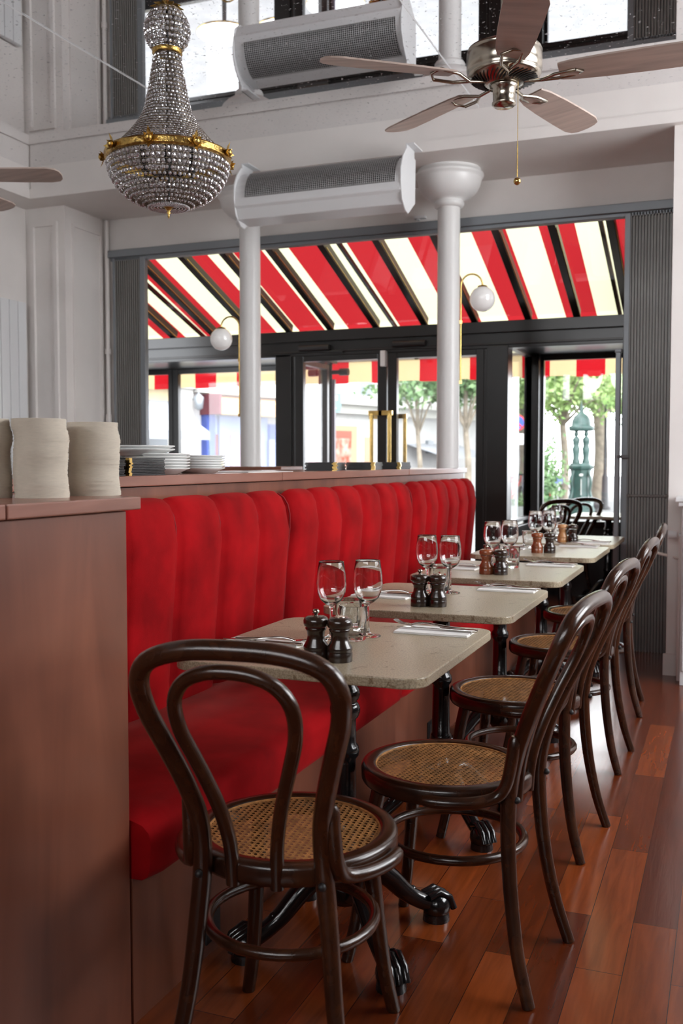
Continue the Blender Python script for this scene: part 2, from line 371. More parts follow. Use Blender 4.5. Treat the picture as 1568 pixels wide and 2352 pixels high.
# glazed roof = window_1
w1 = sempty('window_1')
RT = (6.70, 2.775); RB = (7.88, 2.34)
rf = MB()
for x in (-5.9, -5.5, -5.1, -4.72, -4.31, -3.93, -3.575, -3.19, -2.78, -2.36, -1.94, -1.51, -1.135, -.76):
    rf.bar((x, RT[0] - .17, RT[1] + .055), (x, RB[0], RB[1]), .052, .075)
rf.build('rafter_frame', M_black, w1, .003)
bs = MB()
for x in (-5.9, -5.5, -5.1, -4.72, -4.31, -3.93, -3.575, -3.19, -2.78, -2.36, -1.94, -1.51, -1.135, -.76):
    bs.bar((x + .028, RT[0], RT[1] - .03), (x + .028, RB[0], RB[1] - .026), .004, .005)
bs.build('brass_glazing_strip', M_brass, w1)
M_roof = pane_mat('roof_glass', (.94, .96, .95), 1.15, .0)
MB().add([(-6.3, RT[0], RT[1] + .03), (-.62, RT[0], RT[1] + .03), (-.62, RB[0] + .05, RB[1] + .02), (-6.3, RB[0] + .05, RB[1] + .02)], [(0, 1, 2, 3)]).build('roof_pane', M_roof, w1)

def glazed(parent, x0, x1, y, z0, z1, fw=.05, dep=.06, pane='window_pane', along='x', frame='frame'):
    m = MB()
    if along == 'x':
        m.box(x0 - fw, x0, y - dep / 2, y + dep / 2, z0 - fw, z1 + fw).box(x1, x1 + fw, y - dep / 2, y + dep / 2, z0 - fw, z1 + fw)
        m.box(x0, x1, y - dep / 2, y + dep / 2, z1, z1 + fw).box(x0, x1, y - dep / 2, y + dep / 2, z0 - fw, z0)
        m.build(frame, M_black, parent, .004)
        MB().box(x0, x1, y - .003, y + .003, z0, z1).build(pane, M_pane, parent)
    else:
        m.box(y - dep / 2, y + dep / 2, x0 - fw, x0, z0 - fw, z1 + fw).box(y - dep / 2, y + dep / 2, x1, x1 + fw, z0 - fw, z1 + fw)
        m.box(y - dep / 2, y + dep / 2, x0, x1, z1, z1 + fw).box(y - dep / 2, y + dep / 2, x0, x1, z0 - fw, z0)
        m.build(frame, M_black, parent, .004)
        MB().box(y - .003, y + .003, x0, x1, z0, z1).build(pane, M_pane, parent)
# left bay front glazing
w2 = sempty('window_2')
for a, b in ((-6.2, -5.45), (-5.33, -3.76)): glazed(w2, a, b, 8.98, .70, 2.10, .05)
MB().box(-6.3, -3.6, 8.95, 9.03, -.1, .66).box(-5.42, -5.36, 8.96, 9.0, .66, 2.15).build('lower_panel', M_black, w2, .004)
w2b = sempty('window_3')
glazed(w2b, 8.02, 8.86, -3.66, .70, 2.08, .05, along='y'); MB().box(-3.7, -3.62, 7.97, 8.95, -.1, .66).build('lower_panel', M_black, w2b)
# right bay: side pane and front pane
w3 = sempty('window_4')
glazed(w3, 7.99, 8.84, -1.69, .72, 2.12, .03, along='y'); MB().box(-1.73, -1.65, 7.97, 8.95, -.1, .66).box(-1.73, -1.60, 8.84, 9.0, .66, 2.15).build('lower_panel', M_black, w3, .004)
w4 = sempty('window_5')
glazed(w4, -1.575, -.90, 8.98, .67, 2.10, .055)
MB().box(-1.64, -.6, 8.94, 9.03, -.1, .62).box(-.85, -.6, 8.95, 9.03, .6, 2.15).box(-1.72, -1.62, 8.94, 9.03, .6, 2.15).build('lower_panel', M_black, w4, .004)
# door jambs and two leaves
struct('trim_5', MB().box(-3.70, -3.55, 7.84, 7.96, 0, 2.12).box(-3.545, -3.52, 7.85, 7.93, 0, 2.12).box(-1.83, -1.66, 7.82, 7.96, 0, 2.12).box(-1.86, -1.82, 7.85, 7.93, 0, 2.12), M_black, .004)
def door(name, x0, x1, g0, g1, hx, side):
    d = sempty(name); y = 7.88
    MB().box(x0, g0, y - .03, y + .03, .03, 2.115).box(g1, x1, y - .03, y + .03, .03, 2.115).box(g0, g1, y - .03, y + .03, 2.055, 2.115).box(g0, g1, y - .03, y + .03, .03, .3).build('door_frame', M_black, d, .004)
    MB().box(g0, g1, y - .003, y + .003, .3, 2.055).build('door_pane', M_pane, d)
    h = MB()
    h.tube([(hx, y - .10, .72), (hx, y - .10, 1.60)], .016, 14)
    for z in (.74, 1.6): h.obox((hx + side * .035, y - .095, z), (1, 0, 0), (0, 1, 0), (0, 0, 1), .06, .018, .02); h.box(min(hx + side * .075, hx + side * .095), max(hx + side * .075, hx + side * .095), y - .10, y - .03, z - .02, z + .02)
    h.build('door_handle', M_brass, d, .002)
    ho = MB().tube([(hx - side * .07, y + .10, .72), (hx - side * .07, y + .10, 1.58)], .016, 12)
    for z in (.74, 1.58): ho.box(hx - side * .09, hx + side * .07, y + .08, y + .11, z - .02, z + .02) if side > 0 else ho.box(hx + side * .07, hx - side * .09, y + .08, y + .11, z - .02, z + .02)
    tag(ho.build('outer_handle', M_brass, d), 'brass pull handle on the street side')
    c = MB().tube([(x0 + .06, y - .07, 2.165), (x0 + .34, y - .07, 2.165)], .026, 12).bar((x0 + .3, y - .07, 2.13), (x0 + .46, y - .07, 2.12), .012, .01)
    c.build('door_closer', M_blackm, d)
    return d
door('door_1', -3.52, -2.685, -3.44, -2.765, -2.79, 1)
door('door_2', -2.675, -1.86, -2.595, -1.925, -2.635, -1)
mb = MB().box(-2.72, -2.675, 7.79, 7.845, 1.985, 2.115)
tag(mb.build('door_contact', M_white2, None, .004), 'small white plastic box at the top between the two glass doors', 'door sensor')

# grey head rail over the opening
struct('trim_6', MB().box(-4.44, -.33, 6.44, 6.52, 2.745, 2.80).box(-4.43, -.34, 6.46, 6.52, 2.72, 2.745), M_greyL, .004)

# folding metal shutters
def shutter(name, label, x0, x1, posts, bars, z1=2.74):
    t = thing(name, label, 'shutter', ((x0 + x1) / 2, 6.5, 0)); cx = (x0 + x1) / 2
    n = int((x1 - x0) / .018); pr = []
    for i in range(n):
        a = x0 - cx + (x1 - x0) * i / n; wd = (x1 - x0) / n
        pr += [(a, .0), (a + wd * .06, -.03), (a + wd * .6, -.03), (a + wd * .68, 0)]
    vs = [(x, y - .01, .0) for x, y in pr] + [(x, y - .01, z1) for x, y in pr]; k = len(pr)
    MB().add(vs, [(i, i + 1, k + i + 1, k + i) for i in range(k - 1)]).box(x0 - cx, x1 - cx, -.008, .0, .0, z1).build('slats', M_grey, t)
    pm = MB()
    for p, wd in posts: pm.box(p - cx, p + wd - cx, -.045, .0, 0, z1)
    pm.build('edge_post', M_greyL, t, .003)
    for z in bars:
        MB().tube([(x0 + .01 - cx, -.045, z), (x1 - .01 - cx, -.045, z)], .008, 8).sphere((x0 + .015 - cx, -.045, z), .014, 8, 6).sphere((x1 - .015 - cx, -.045, z), .014, 8, 6).build('cross_bar', M_grey, t)
    return t
shutter('folding_shutter', 'folded grey ribbed metal shutter stacked at the left end of the front opening', -4.41, -4.13, [(-4.17, .045), (-4.41, .02)], [])
shutter('folding_shutter', 'folded grey ribbed metal shutter stacked at the right beside the radiator', -.615, -.36, [(-.645, .035)], [.985])
mm = MB().box(-.685, -.655, 6.41, 6.47, .0, 1.88).box(-.69, -.65, 6.405, 6.475, 1.88, 1.90).bar((-.67, 6.40, 1.23), (-.60, 6.43, 1.23), .012, .02)
tag(mm.build('shutter_locking_bar', M_greyL, None, .003), 'grey vertical locking bar standing before the right folded shutter', 'locking bar')
# pipe in the left corner
tag(MB().tube([(-4.46, 6.46, 0), (-4.46, 6.46, 3.03)], .016, 12).tube([(-4.46, 6.46, 1.5), (-4.46, 6.46, 1.56)], .024, 12).tube([(-4.46, 6.46, 2.02), (-4.46, 6.46, 2.06)], .024, 12).build('heating_pipe', M_white, None),
    'white vertical pipe in the corner beside the left shutter', 'pipe')

# columns with bell capitals
def column(label, x, y, z0):
    t = thing('round_column', label, 'column', (x, y, z0), 0, 'white iron columns under the beam')
    MB().lathe([(.072, 0), (.071, 2.84 - z0)], 40, cap=True).build('shaft', M_column, t)
    b = 2.70 - z0
    b = 2.845 - z0
    MB().lathe([(.0725, b - .04), (.088, b - .035), (.096, b - .022), (.096, b - .008), (.088, b), (.088, b + .006), (.118, b + .016), (.15, b + .035), (.178, b + .062), (.196, b + .095), (.205, b + .13),
                (.207, b + .142), (.216, b + .148), (.219, b + .158), (.216, b + .168), (.207, b + .174), (.2, b + .176), (.2, 3.04 - z0)], 56).build('capital', M_column, t)
    return t
column('white round column with a bell capital, standing on the back counter at left', -3.1, 6.17, 1.165)
column('white round column with a bell capital, standing on the end of the banquette partition', -1.70, 6.19, 1.157)

# counters
def board(name, label, cat, mb, m, bev=.003): return tag(mb.build(name, m, None, bev), label, cat)
t = thing('service_counter', 'tall mahogany service counter at the left edge, nearest the camera', 'counter', (-1.5, 1.0, 0))
MB().box(-.45, .337, -1.6, .742, 0, 1.098).build('side_panel', M_mahog, t, .002)
s_ = MB().box(-.47, .352, -1.62, .36, 1.1, 1.127).box(-.47, .352, .363, .775, 1.1, 1.127); s_.build('countertop', M_slab, t, .003)
t = thing('banquette_partition', 'long mahogany partition behind the red banquette with a flat shelf top', 'partition', (-1.85, 4.1, 0))
MB().box(-.30, .185, -2.35, 2.36, 0, 1.122).build('wood_panel', M_mahog, t)
MB().box(-.33, .205, -2.35, -.55, 1.125, 1.157).box(-.33, .205, -.547, 1.1, 1.125, 1.157).box(-.33, .205, 1.103, 2.38, 1.125, 1.157).build('shelf_top', M_slab, t, .003)
board('back_counter', 'mahogany back counter behind the partition, carrying the left white column', 'counter', MB().box(-4.2, -2.8, 6.02, 6.38, 0, 1.165), M_mahog)

# ================================================================== BANQUETTE
bq = thing('banquette', 'long red velvet channel-tufted banquette along the wooden partition', 'banquette', (-1.163, 1.75, 0))
YB = [1.78 - 1.75, 3.46 - 1.75, 5.02 - 1.75, 6.40 - 1.75]
def backpanel(y0, y1, seams):
    prof = [(-.455, .40), (-.448, .50), (-.44, .62), (-.43, .74), (-.42, .86), (-.413, .95), (-.412, 1.0), (-.418, 1.035), (-.432, 1.062), (-.455, 1.078), (-.475, 1.08)]
    edges = [y0] + seams + [y1]; ys = []; off = []
    for k in range(len(edges) - 1):
        a, b = edges[k], edges[k + 1]; n = 14
        for j in range(n + (k == len(edges) - 2)):
            u = j / n; ys.append(a + (b - a) * u); off.append(max(0, 1 - (2 * u - 1) ** 4) ** .5)
    vs = []; fs = []
    for y, o in zip(ys, off):
        e = min(y - y0, y1 - y); R = .10; drop = 0
        if e < R: drop = R - math.sqrt(max(0, R * R - (R - e) ** 2))
        for x, z in prof:
            zz = z - max(0, drop) * max(0, (z - .85) / .23) * .7
            nx = 1 if z < 1.0 else .6; nz = 0 if z < .95 else (z - .95) / .13
            ed = drop * .35
            vs.append((x + .032 * o * nx - ed + .0, y, zz + .012 * o * nz - (1 - o) * .006 * nz))
    k = len(prof)
    for i in range(len(ys) - 1):
        for j in range(k - 1): fs.append((i * k + j, (i + 1) * k + j, (i + 1) * k + j + 1, i * k + j + 1))
    m = MB().add(vs, fs, True)
    # end caps back to the partition
    for i, rev in ((0, False), (len(ys) - 1, True)):
        ring = [vs[i * k + j] for j in range(k)] + [(-.485, ys[i], vs[i * k + k - 1][2]), (-.485, ys[i], .40)]
        idx = list(range(len(ring))); m.add(ring, [tuple(reversed(idx)) if rev else tuple(idx)])
    return m
P = [(YB[0], YB[1], 6), (YB[1], YB[2], 6), (YB[2], YB[3], 6)]
for y0, y1, n in P:
    sm = [y0 + (y1 - y0) * i / n for i in range(1, n)]
    b = backpanel(y0 + .004, y1 - .004, sm).build('backrest', M_velvet, bq)
    pp = MB()
    for s in sm + [y1 - .002]:
        pp.tube([(-.452, s, .45), (-.438, s, .62), (-.426, s, .80), (-.410, s, .95), (-.410, s, 1.0), (-.418, s, 1.035), (-.435, s, 1.062), (-.46, s, 1.078)], .0035, 6)
    pp.build('piping', M_pipe, b)
for i in range(3):
    y0 = YB[i] - (.03 if i == 0 else 0); y1 = YB[i + 1]
    pr = [(-.46, .318), (.035, .318), (.048, .326), (.054, .34), (.058, .41), (.053, .432), (.038, .447), (.01, .455), (-.2, .459), (-.46, .455)]
    n = 40; vs = []; fs = []; k = len(pr)
    for j in range(n + 1):
        u = j / n; y = y0 + (y1 - y0) * u; e = min(y - y0, y1 - y); d = .012 * max(0, 1 - e / .02)
        for x, z in pr: vs.append((x - (d if x > 0 else 0), y, z - (d if z > .4 else -0 * d)))
    for j in range(n):
        for q in range(k): fs.append((j * k + q, j * k + (q + 1) % k, (j + 1) * k + (q + 1) % k, (j + 1) * k + q))
    m = MB().add(vs, fs, True); m.add(vs[:k], [tuple(range(k))]); m.add(vs[-k:], [tuple(reversed(range(k)))])
    m.build('seat_cushion', M_velvet, bq)
MB().box(-.45, .0, -.0, 4.62, .0, .318).build('plinth', M_mahog, bq)
for yy in (2.092, 3.97):
    tag(MB().box(-1.165, -1.158, yy - .035, yy + .035, .03, .11).box(-1.159, -1.155, yy - .025, yy + .025, .04, .10).build('floor_socket', M_blackm, None, .002),
        'black power socket plate low on the plinth, ' + ('behind the nearest cane chair' if yy < 3 else 'behind the third table'), 'power socket')

# ================================================================== BENTWOOD CHAIR
def cane_mb(R, z, p=.0128):
    m = MB(); n = int(R / p) + 1
    def strip(a, b, w, zz):
        d = Vector((b[0] - a[0], b[1] - a[1], 0)); q = Vector((-d.y, d.x, 0)).normalized() * w / 2
        m.add([(a[0] - q.x, a[1] - q.y, zz), (b[0] - q.x, b[1] - q.y, zz), (b[0] + q.x, b[1] + q.y, zz), (a[0] + q.x, a[1] + q.y, zz)], [(0, 1, 2, 3)])
    for i in range(-n, n + 1):
        for o in (-.0017, .0017):
            c = i * p + o
            if abs(c) < R:
                h = math.sqrt(R * R - c * c)
                strip((c, -h), (c, h), .0019, z - .0006); strip((-h, c), (h, c), .0019, z)
    dd = p / math.sqrt(2)
    for i in range(-int(R / dd) - 1, int(R / dd) + 2):
        c = (i + .5) * dd * 1.0
        if abs(c) < R:
            h = math.sqrt(R * R - c * c); s = 1 / math.sqrt(2)
            for sg in (1, -1):
                a = (c * s - sg * 0 - h * s, c * s * 1 + h * s) if sg > 0 else (c * s - h * s, -c * s - h * s)
                b = (c * s + h * s, c * s - h * s) if sg > 0 else (c * s + h * s, -c * s + h * s)
                strip(a, b, .0019, z + .0007 * sg)
    rg = [(R * 1.0 * math.cos(2 * PI * i / 48), R * math.sin(2 * PI * i / 48), z + .001) for i in range(48)]
    m.tube(rg, .0028, 6, closed=True)
    return m
def make_chair(label, canem):
    t = thing('bentwood_chair', label, 'chair')
    MB().lathe([(.172, .458), (.175, .464), (.18, .467), (.198, .467), (.206, .464), (.2095, .457), (.2095, .432), (.206, .425), (.198, .423), (.176, .423), (.171, .43), (.172, .458)], 64, cap=False).build('seat_frame', M_bent, t)
    MB().add(*(lambda m: (m.v, m.f))(cane_mb(.174, .459))).build('cane_seat', canem, t)
    for s in (-1, 1):
        MB().tube(catmull([(s * .115, .125, .425), (s * .128, .142, .33), (s * .14, .158, .2), (s * .152, .172, .09), (s * .168, .188, 0)], 4),
                  [.019 - .004 * i / 16 for i in range(17)], 12).build('leg', M_bent, t)
    half = [(.172, -.262, 0), (.158, -.232, .10), (.14, -.21, .22), (.128, -.198, .34), (.118, -.196, .45), (.117, -.212, .54), (.133, -.24, .62), (.157, -.275, .70), (.176, -.305, .765), (.179, -.328, .82), (.155, -.343, .86), (.09, -.352, .882), (0, -.355, .887)]
    full = half + [(-x, y, z) for x, y, z in reversed(half[:-1])]
    pts = catmull(full, 4); nn = len(pts)
    MB().tube(pts, [.0145 + .0035 * min(1, min(i, nn - 1 - i) / 14) for i in range(nn)], 14).build('outer_back_loop', M_bent, t)
    inn = [(.045, -.196, .42), (.048, -.204, .50), (.064, -.226, .58), (.09, -.256, .66), (.112, -.287, .73), (.112, -.31, .785), (.088, -.325, .822), (.048, -.334, .841), (0, -.336, .846)]
    f2 = inn + [(-x, y, z) for x, y, z in reversed(inn[:-1])]; f2 = [(x * .95 - .015, y, z) for x, y, z in f2]
    MB().tube(catmull(f2, 4), .0135, 12).build('inner_back_loop', M_bent, t)
    for s in (-1, 1):
        MB().tube(catmull([(s * .136, -.215, .59), (s * .138, -.207, .53), (s * .142, -.195, .475), (s * .152, -.172, .448), (s * .185, -.13, .441), (s * .212, -.075, .441), (s * .219, -.03, .442)], 4), [.009] + [.0145] * 22 + [.014, .012], 10).build('side_brace', M_bent, t)
    rg = [(.168 * math.cos(2 * PI * i / 40), .168 * math.sin(2 * PI * i / 40) - .02, .29) for i in range(40)]
    MB().tube(rg, .0115, 10, closed=True).build('ring_stretcher', M_bent, t)
    for s in (-1, 1): MB().sphere((s * .118, -.215, .44), .008, 8, 6).build('screw', M_blackm, t)
    return t
GC = 'dark bentwood cane-seat cafe chairs at the banquette tables'
c1 = make_chair('dark bentwood cane chair nearest the camera, its back to us, at the first table', M_cane)
c1.location = (-.81, 1.80, 0); c1.rotation_euler = (0, 0, math.radians(7)); c1['group'] = GC
cl = [(-.635, 2.32, 84, 'dark bentwood cane chair on the aisle side of the nearest stone table'),
      (-.64, 3.16, 84, 'dark bentwood cane chair on the aisle side of the second stone table'),
      (-.635, 4.06, 87, 'dark bentwood cane chair on the aisle side of the third stone table, seat catching light'),
      (-.65, 4.95, 93, 'dark bentwood cane chair on the aisle side of the fourth stone table')]
for i, (x, y, a, lb) in enumerate(cl):
    c = dup(c1); c.location = (x, y, 0); c.rotation_euler = (0, 0, math.radians(a)); c['label'] = lb
for i, (x, y, a, lb) in enumerate([(-1.47, 8.18, 42, 'bentwood chair in the window bay, the left one of two behind the far wine glasses'),
                                   (-1.37, 8.60, 46, 'bentwood chair in the window bay, the right one of two behind the far wine glasses')]):
    c = dup(c1); c.location = (x, y, .0); c.rotation_euler = (0, 0, math.radians(a)); c['label'] = lb; c['group'] = 'bentwood chairs in the window bay'

# ================================================================== TABLES
def rrect(hx, hy, r, n=6):
    o = []
    for cx, cy, a0 in ((hx - r, hy - r, 0), (-hx + r, hy - r, 90), (-hx + r, -hy + r, 180), (hx - r, -hy + r, 270)):
        for i in range(n + 1):
            a = math.radians(a0 + 90 * i / n); o.append((cx + r * math.cos(a), cy + r * math.sin(a)))
    return o
def make_table(label):
    t = thing('bistro_table', label, 'table', (0, 0, 0), 0, 'stone-topped bistro tables along the banquette')
    MB().prism(rrect(.30, .338, .052), .727, .75).build('stone_top', M_stone, t, .003)
    MB().box(-.2, .2, -.018, .018, .712, .727).box(-.018, .018, -.22, .22, .712, .727).lathe([(.06, .70), (.06, .715)], 20).build('top_bracket', M_cast, t, .002)
    MB().lathe([(.03, .10), (.030, .26), (.034, .265), (.036, .28), (.034, .295), (.03, .30), (.0275, .45), (.0275, .46), (.034, .468), (.036, .48), (.034, .492), (.028, .50), (.0275, .56), (.033, .565), (.038, .578), (.038, .59), (.033, .60), (.029, .605), (.034, .61), (.038, .622), (.036, .635), (.029, .645), (.027, .71)], 24).build('pedestal', M_cast, t)
    MB().lathe([(.0, .09), (.034, .095), (.05, .12), (.055, .15), (.048, .19), (.04, .21), (.034, .225)], 20, cap=False).build('pedestal_collar', M_cast, t)
    for k in range(4):
        a = math.radians(45 + 90 * k); dx, dy = math.cos(a), math.sin(a); f = MB()
        pts = catmull([(.03, .17), (.07, .175), (.12, .14), (.17, .09), (.21, .062), (.245, .045)], 4)
        pth = [(dx * p[0], dy * p[0], p[1]) for p in [(q[0], q[1]) for q in catmull([(.03, .17, 0), (.07, .175, 0), (.12, .14, 0), (.17, .09, 0), (.21, .062, 0), (.245, .045, 0)], 4)]]
        f.tube(pth, [.032 - .010 * min(1, i / 14) for i in range(len(pth))], 10)
        for j in range(6):      # acanthus scallops along the top
            q = pth[4 + j * 2]; f.sphere((q[0], q[1], q[2] + .018), .011, 8, 6)
        e = (dx * .262, dy * .262); f.sphere((e[0], e[1], .038), .038, 14, 10, 1.0)
        for s in (-1, 0, 1):
            sx, sy = -dy * s * .018, dx * s * .018
            f.tube([(e[0] - dx * .03 + sx, e[1] - dy * .03 + sy, .068), (e[0] + sx, e[1] + sy, .078), (e[0] + dx * .03 + sx, e[1] + dy * .03 + sy, .06), (e[0] + dx * .042 + sx, e[1] + dy * .042 + sy, .03)], .0095, 8)
        f.lathe([(.036, 0), (.034, .02)], 14, (e[0], e[1], 0))
        f.build('claw_foot', M_cast, t)
    return t
TY = [2.275, 3.155, 4.055, 5.03, 5.81]
names = ['nearest stone-topped bistro table, with a black iron claw-foot pedestal', 'second stone-topped bistro table from the camera along the banquette',
         'third stone-topped bistro table from the camera, with one red-brown mill', 'fourth stone-topped bistro table from the camera, pushed against the farthest one',
         'fifth and farthest stone-topped bistro table by the front window']
t0 = make_table(names[0]); TX = -.885
TL = []
for i, y in enumerate(TY):
    TL.append(place(t0, i == 0, (TX, y, 0), 0, names[i]))
bt = place(t0, False, (-.96, 8.60, 0), 0, 'pale stone-topped table inside the right window bay, by the glass'); bt['group'] = 'stone table in the bay'

# ---------------- tableware
def make_wine():
    t = thing('wine_glass', 'x', 'wine glass')
    prof = [(.0005, .0005), (.034, .0005), (.0345, .002), (.03, .004), (.012, .007), (.0055, .012), (.004, .03), (.0038, .075), (.006, .083), (.016, .089), (.028, .1), (.036, .118), (.0385, .138), (.0365, .165), (.032, .195), (.0315, .197),
            (.0307, .195), (.0353, .165), (.0373, .138), (.0347, .118), (.027, .102), (.015, .092), (.0005, .089)]
    MB().lathe(prof, 36, cap=False).build('glass_body', M_glass, t); return t
def make_tumbler():
    t = thing('water_tumbler', 'x', 'tumbler'); n = 40; m = MB(); vs = []
    prof = [(.0005, .0005), (.029, .0005), (.031, .004), (.0325, .045), (.0345, .055), (.036, .088), (.0365, .089), (.035, .088), (.0332, .055), (.029, .04), (.027, .012), (.0005, .010)]
    fs = []
    for j, (r, z) in enumerate(prof):
        for i in range(n):
            a = 2 * PI * i / n; rr = r * (1 + (.03 * math.cos(a * 10) if 2 <= j <= 3 else 0)); vs.append((rr * math.cos(a), rr * math.sin(a), z))
    for j in range(len(prof) - 1):
        for i in range(n): fs.append((j * n + i, j * n + (i + 1) % n, (j + 1) * n + (i + 1) % n, (j + 1) * n + i))
    m.add(vs, fs, True).build('glass_body', M_glass, t); return t
MP = [(.0285, 0), (.029, .002), (.029, .02), (.0275, .023), (.029, .026), (.0285, .032), (.021, .045), (.0195, .055), (.021, .065), (.025, .072), (.0225, .0745), (.0265, .077), (.0285, .082), (.0285, .09), (.026, .096), (.02, .099), (.008, .100)]
def make_mill(m_, knob=True):
    t = thing('pepper_mill' if knob else 'salt_mill', 'x', 'mill')
    MB().lathe(MP[:11], 32).build('body', m_, t); MB().lathe(MP[11:], 32).build('head', m_, t)
    if knob: MB().lathe([(.004, .099), (.004, .104), (.008, .107), (.0085, .111), (.005, .115), (.001, .1155)], 16).build('crank_knob', M_nickel, t)
    else: MB().lathe([(.013, .0995), (.013, .101), (.011, .102)], 20).build('cap', M_nickel, t)
    return t
def make_napkin():
    t = thing('paper_napkin', 'x', 'napkin')
    m = MB(); m.prism([(-.10, -.055), (.10, -.06), (.102, .055), (-.098, .058)], 0, .003).prism([(-.099, -.054), (.098, -.058), (.10, .052), (-.10, .056)], .0032, .0055)
    m.build('folded_paper', M_napkin, t, .001); return t
def make_fork():
    t = thing('fork', 'x', 'fork'); m = MB()
    m.tube(catmull([(-.10, 0, .006), (-.05, 0, .008), (.0, 0, .013), (.03, 0, .012), (.05, 0, .007)], 4), [.004] * 6 + [.0032] * 6 + [.0035] * 5, 8, flat=1.8)
    m.build('handle', M_steel, t); h = MB()
    h.obox((.058, 0, .0065), (1, 0, .1), (0, 1, 0), (0, 0, 1), .011, .011, .0012)
    for k in range(4): h.tube([(.066, -.0093 + .0062 * k, .0065), (.085, -.0093 + .0062 * k, .0095), (.103, -.0093 + .0062 * k, .017)], .0016, 6)
    h.build('tines', M_steel, t); return t
def make_knife():
    t = thing('table_knife', 'x', 'knife')
    MB().tube([(-.11, 0, .006), (-.1, 0, .006), (-.01, 0, .006)], [.004, .005, .0035], 8, flat=1.5).build('handle', M_steel, t)
    MB().prism([(-.01, -.004), (.08, -.007), (.105, -.002), (.11, .005), (-.01, .005)], .0045, .0062).build('blade', M_steel, t, .0006); return t
src = dict(wine=make_wine(), tum=make_tumbler(), mk=make_mill(M_milldark, True), ms=make_mill(M_milldark, False), mr=make_mill(M_millred, True), mp=make_mill(M_millpale, False), nap=make_napkin(), fork=make_fork(), knife=make_knife())
used = set()
def put(kind, ti, dx, dy, rz, label, group, dz=0):
    o = place(src[kind], kind not in used, (TX + dx, TY[ti] + dy, .75 + dz), math.radians(rz), label, group); used.add(kind); return o
OR = ['nearest', 'second', 'third', 'fourth', 'farthest']
def setting(ti, wines, tums, mills, naps):
    nm = OR[ti] + ' stone table'
    for k, (dx, dy) in enumerate(wines): put('wine', ti, dx, dy, 0, ('left' if k == 0 else 'right') + ' empty stemmed wine glass of the pair on the ' + nm if len(wines) > 1 else 'single empty stemmed wine glass on the ' + nm, 'wine glasses on the tables')
    for k, (dx, dy) in enumerate(tums): put('tum', ti, dx, dy, 12 * k, ('rear' if k == 0 else 'front') + ' water tumbler on the ' + nm if len(tums) > 1 else 'clear water tumbler on the ' + nm, 'faceted tumblers on the tables')
    for k, (kd, dx, dy) in enumerate(mills):
        c = {'mk': 'dark wooden pepper mill with a metal knob', 'ms': 'dark wooden salt mill with a flat cap', 'mr': 'red-brown wooden pepper mill', 'mp': 'pale honey wooden mill'}[kd]
        put(kd, ti, dx, dy, 30 * k, c + ' on the ' + nm, 'turned wooden mills on the tables')
    for side, dx, dy, rz in naps:
        sn = 'aisle' if side == 'R' else 'banquette'
        put('nap', ti, dx, dy, rz, 'folded white napkin on the %s side of the %s' % (sn, nm), 'folded napkins under cutlery')
        sg = 1 if side == 'R' else 1
        put('knife', ti, dx + .005, dy - .008, rz + 180 - 2, 'table knife on the napkin at the %s side of the %s' % (sn, nm), 'knives on the napkins', .005)
        put('fork', ti, dx - (.02 if side == 'R' else -.03), dy + .012, rz + (170 if side == 'R' else 12), 'steel fork on the napkin at the %s side of the %s' % (sn, nm), 'forks on the napkins', .006)
setting(0, [(-.055, .045), (.02, .11)], [(-.045, .14), (.005, .045)], [('mk', .012, -.213), ('ms', .070, -.213)], [('R', .165, .235, 1), ('L', -.18, -.10, -2)])
setting(1, [(-.085, .115), (-.005, .125)], [(-.055, .19), (-.035, .10)], [('mk', -.012, -.205), ('ms', .042, -.195)], [('R', .165, .27, 1), ('L', -.19, -.03, -3)])
setting(2, [(-.05, .07), (.0, .18)], [(-.075, .17), (.025, .10)], [('mr', -.022, -.16), ('ms', .036, -.165)], [('R', .165, .255, 0), ('L', -.19, .0, -3)])
setting(3, [(-.045, .06), (.01, .14)], [(-.09, .12)], [('mr', .0, -.14), ('mk', .058, -.125)], [('R', .14, .29, 0), ('L', -.19, .05, -3)])
setting(4, [(-.05, -.02)], [(-.02, -.12)], [('mp', .012, -.21), ('ms', .070, -.218)], [('R', .165, -.22, 0), ('L', -.16, .1, -3)])

# ---------------- things on the counters
cst = MB().lathe([(.053, 0), (.0535, .0003), (.0535, .0013), (.053, .0016)], 40).build('beer_mat', M_mat_, None)
tag(cst, 'x', 'beer mat')
def stack(cx, cy, z0, n, h, label, group, first):
    for i in range(n):
        o = cst if (first and i == 0) else cst.copy()
        if not (first and i == 0): COL.objects.link(o)
        ddx = .0022 * math.sin(i * .11 + cx * 9) + random.uniform(-.0006, .0006); ddy = .002 * math.cos(i * .17) + random.uniform(-.0006, .0006)
        if (i // 14) % 2: ddx += .0012
        o.location = (cx + ddx, cy + ddy, z0 + i * h / n); o.rotation_euler = (0, 0, random.uniform(0, 6)); o['label'] = label if 0 < i < n - 1 else label.replace('beer mat', 'beer mat, topmost' if i else 'beer mat, lowest'); o['group'] = group; o['category'] = 'beer mat'
n_ = 98; hh = .1585
stack(-1.30, 1.645, 1.127, n_, hh, 'round cream beer mat in the middle stack on the near counter', 'beer mats in the middle stack', True)
stack(-1.275, 1.79, 1.127, n_, hh * .985, 'round cream beer mat in the right stack on the near counter', 'beer mats in the right stack', False)
stack(-1.405, 1.60, 1.127, n_, hh * 1.0, 'round cream beer mat in the left stack cut by the photo edge', 'beer mats in the left stack', False)

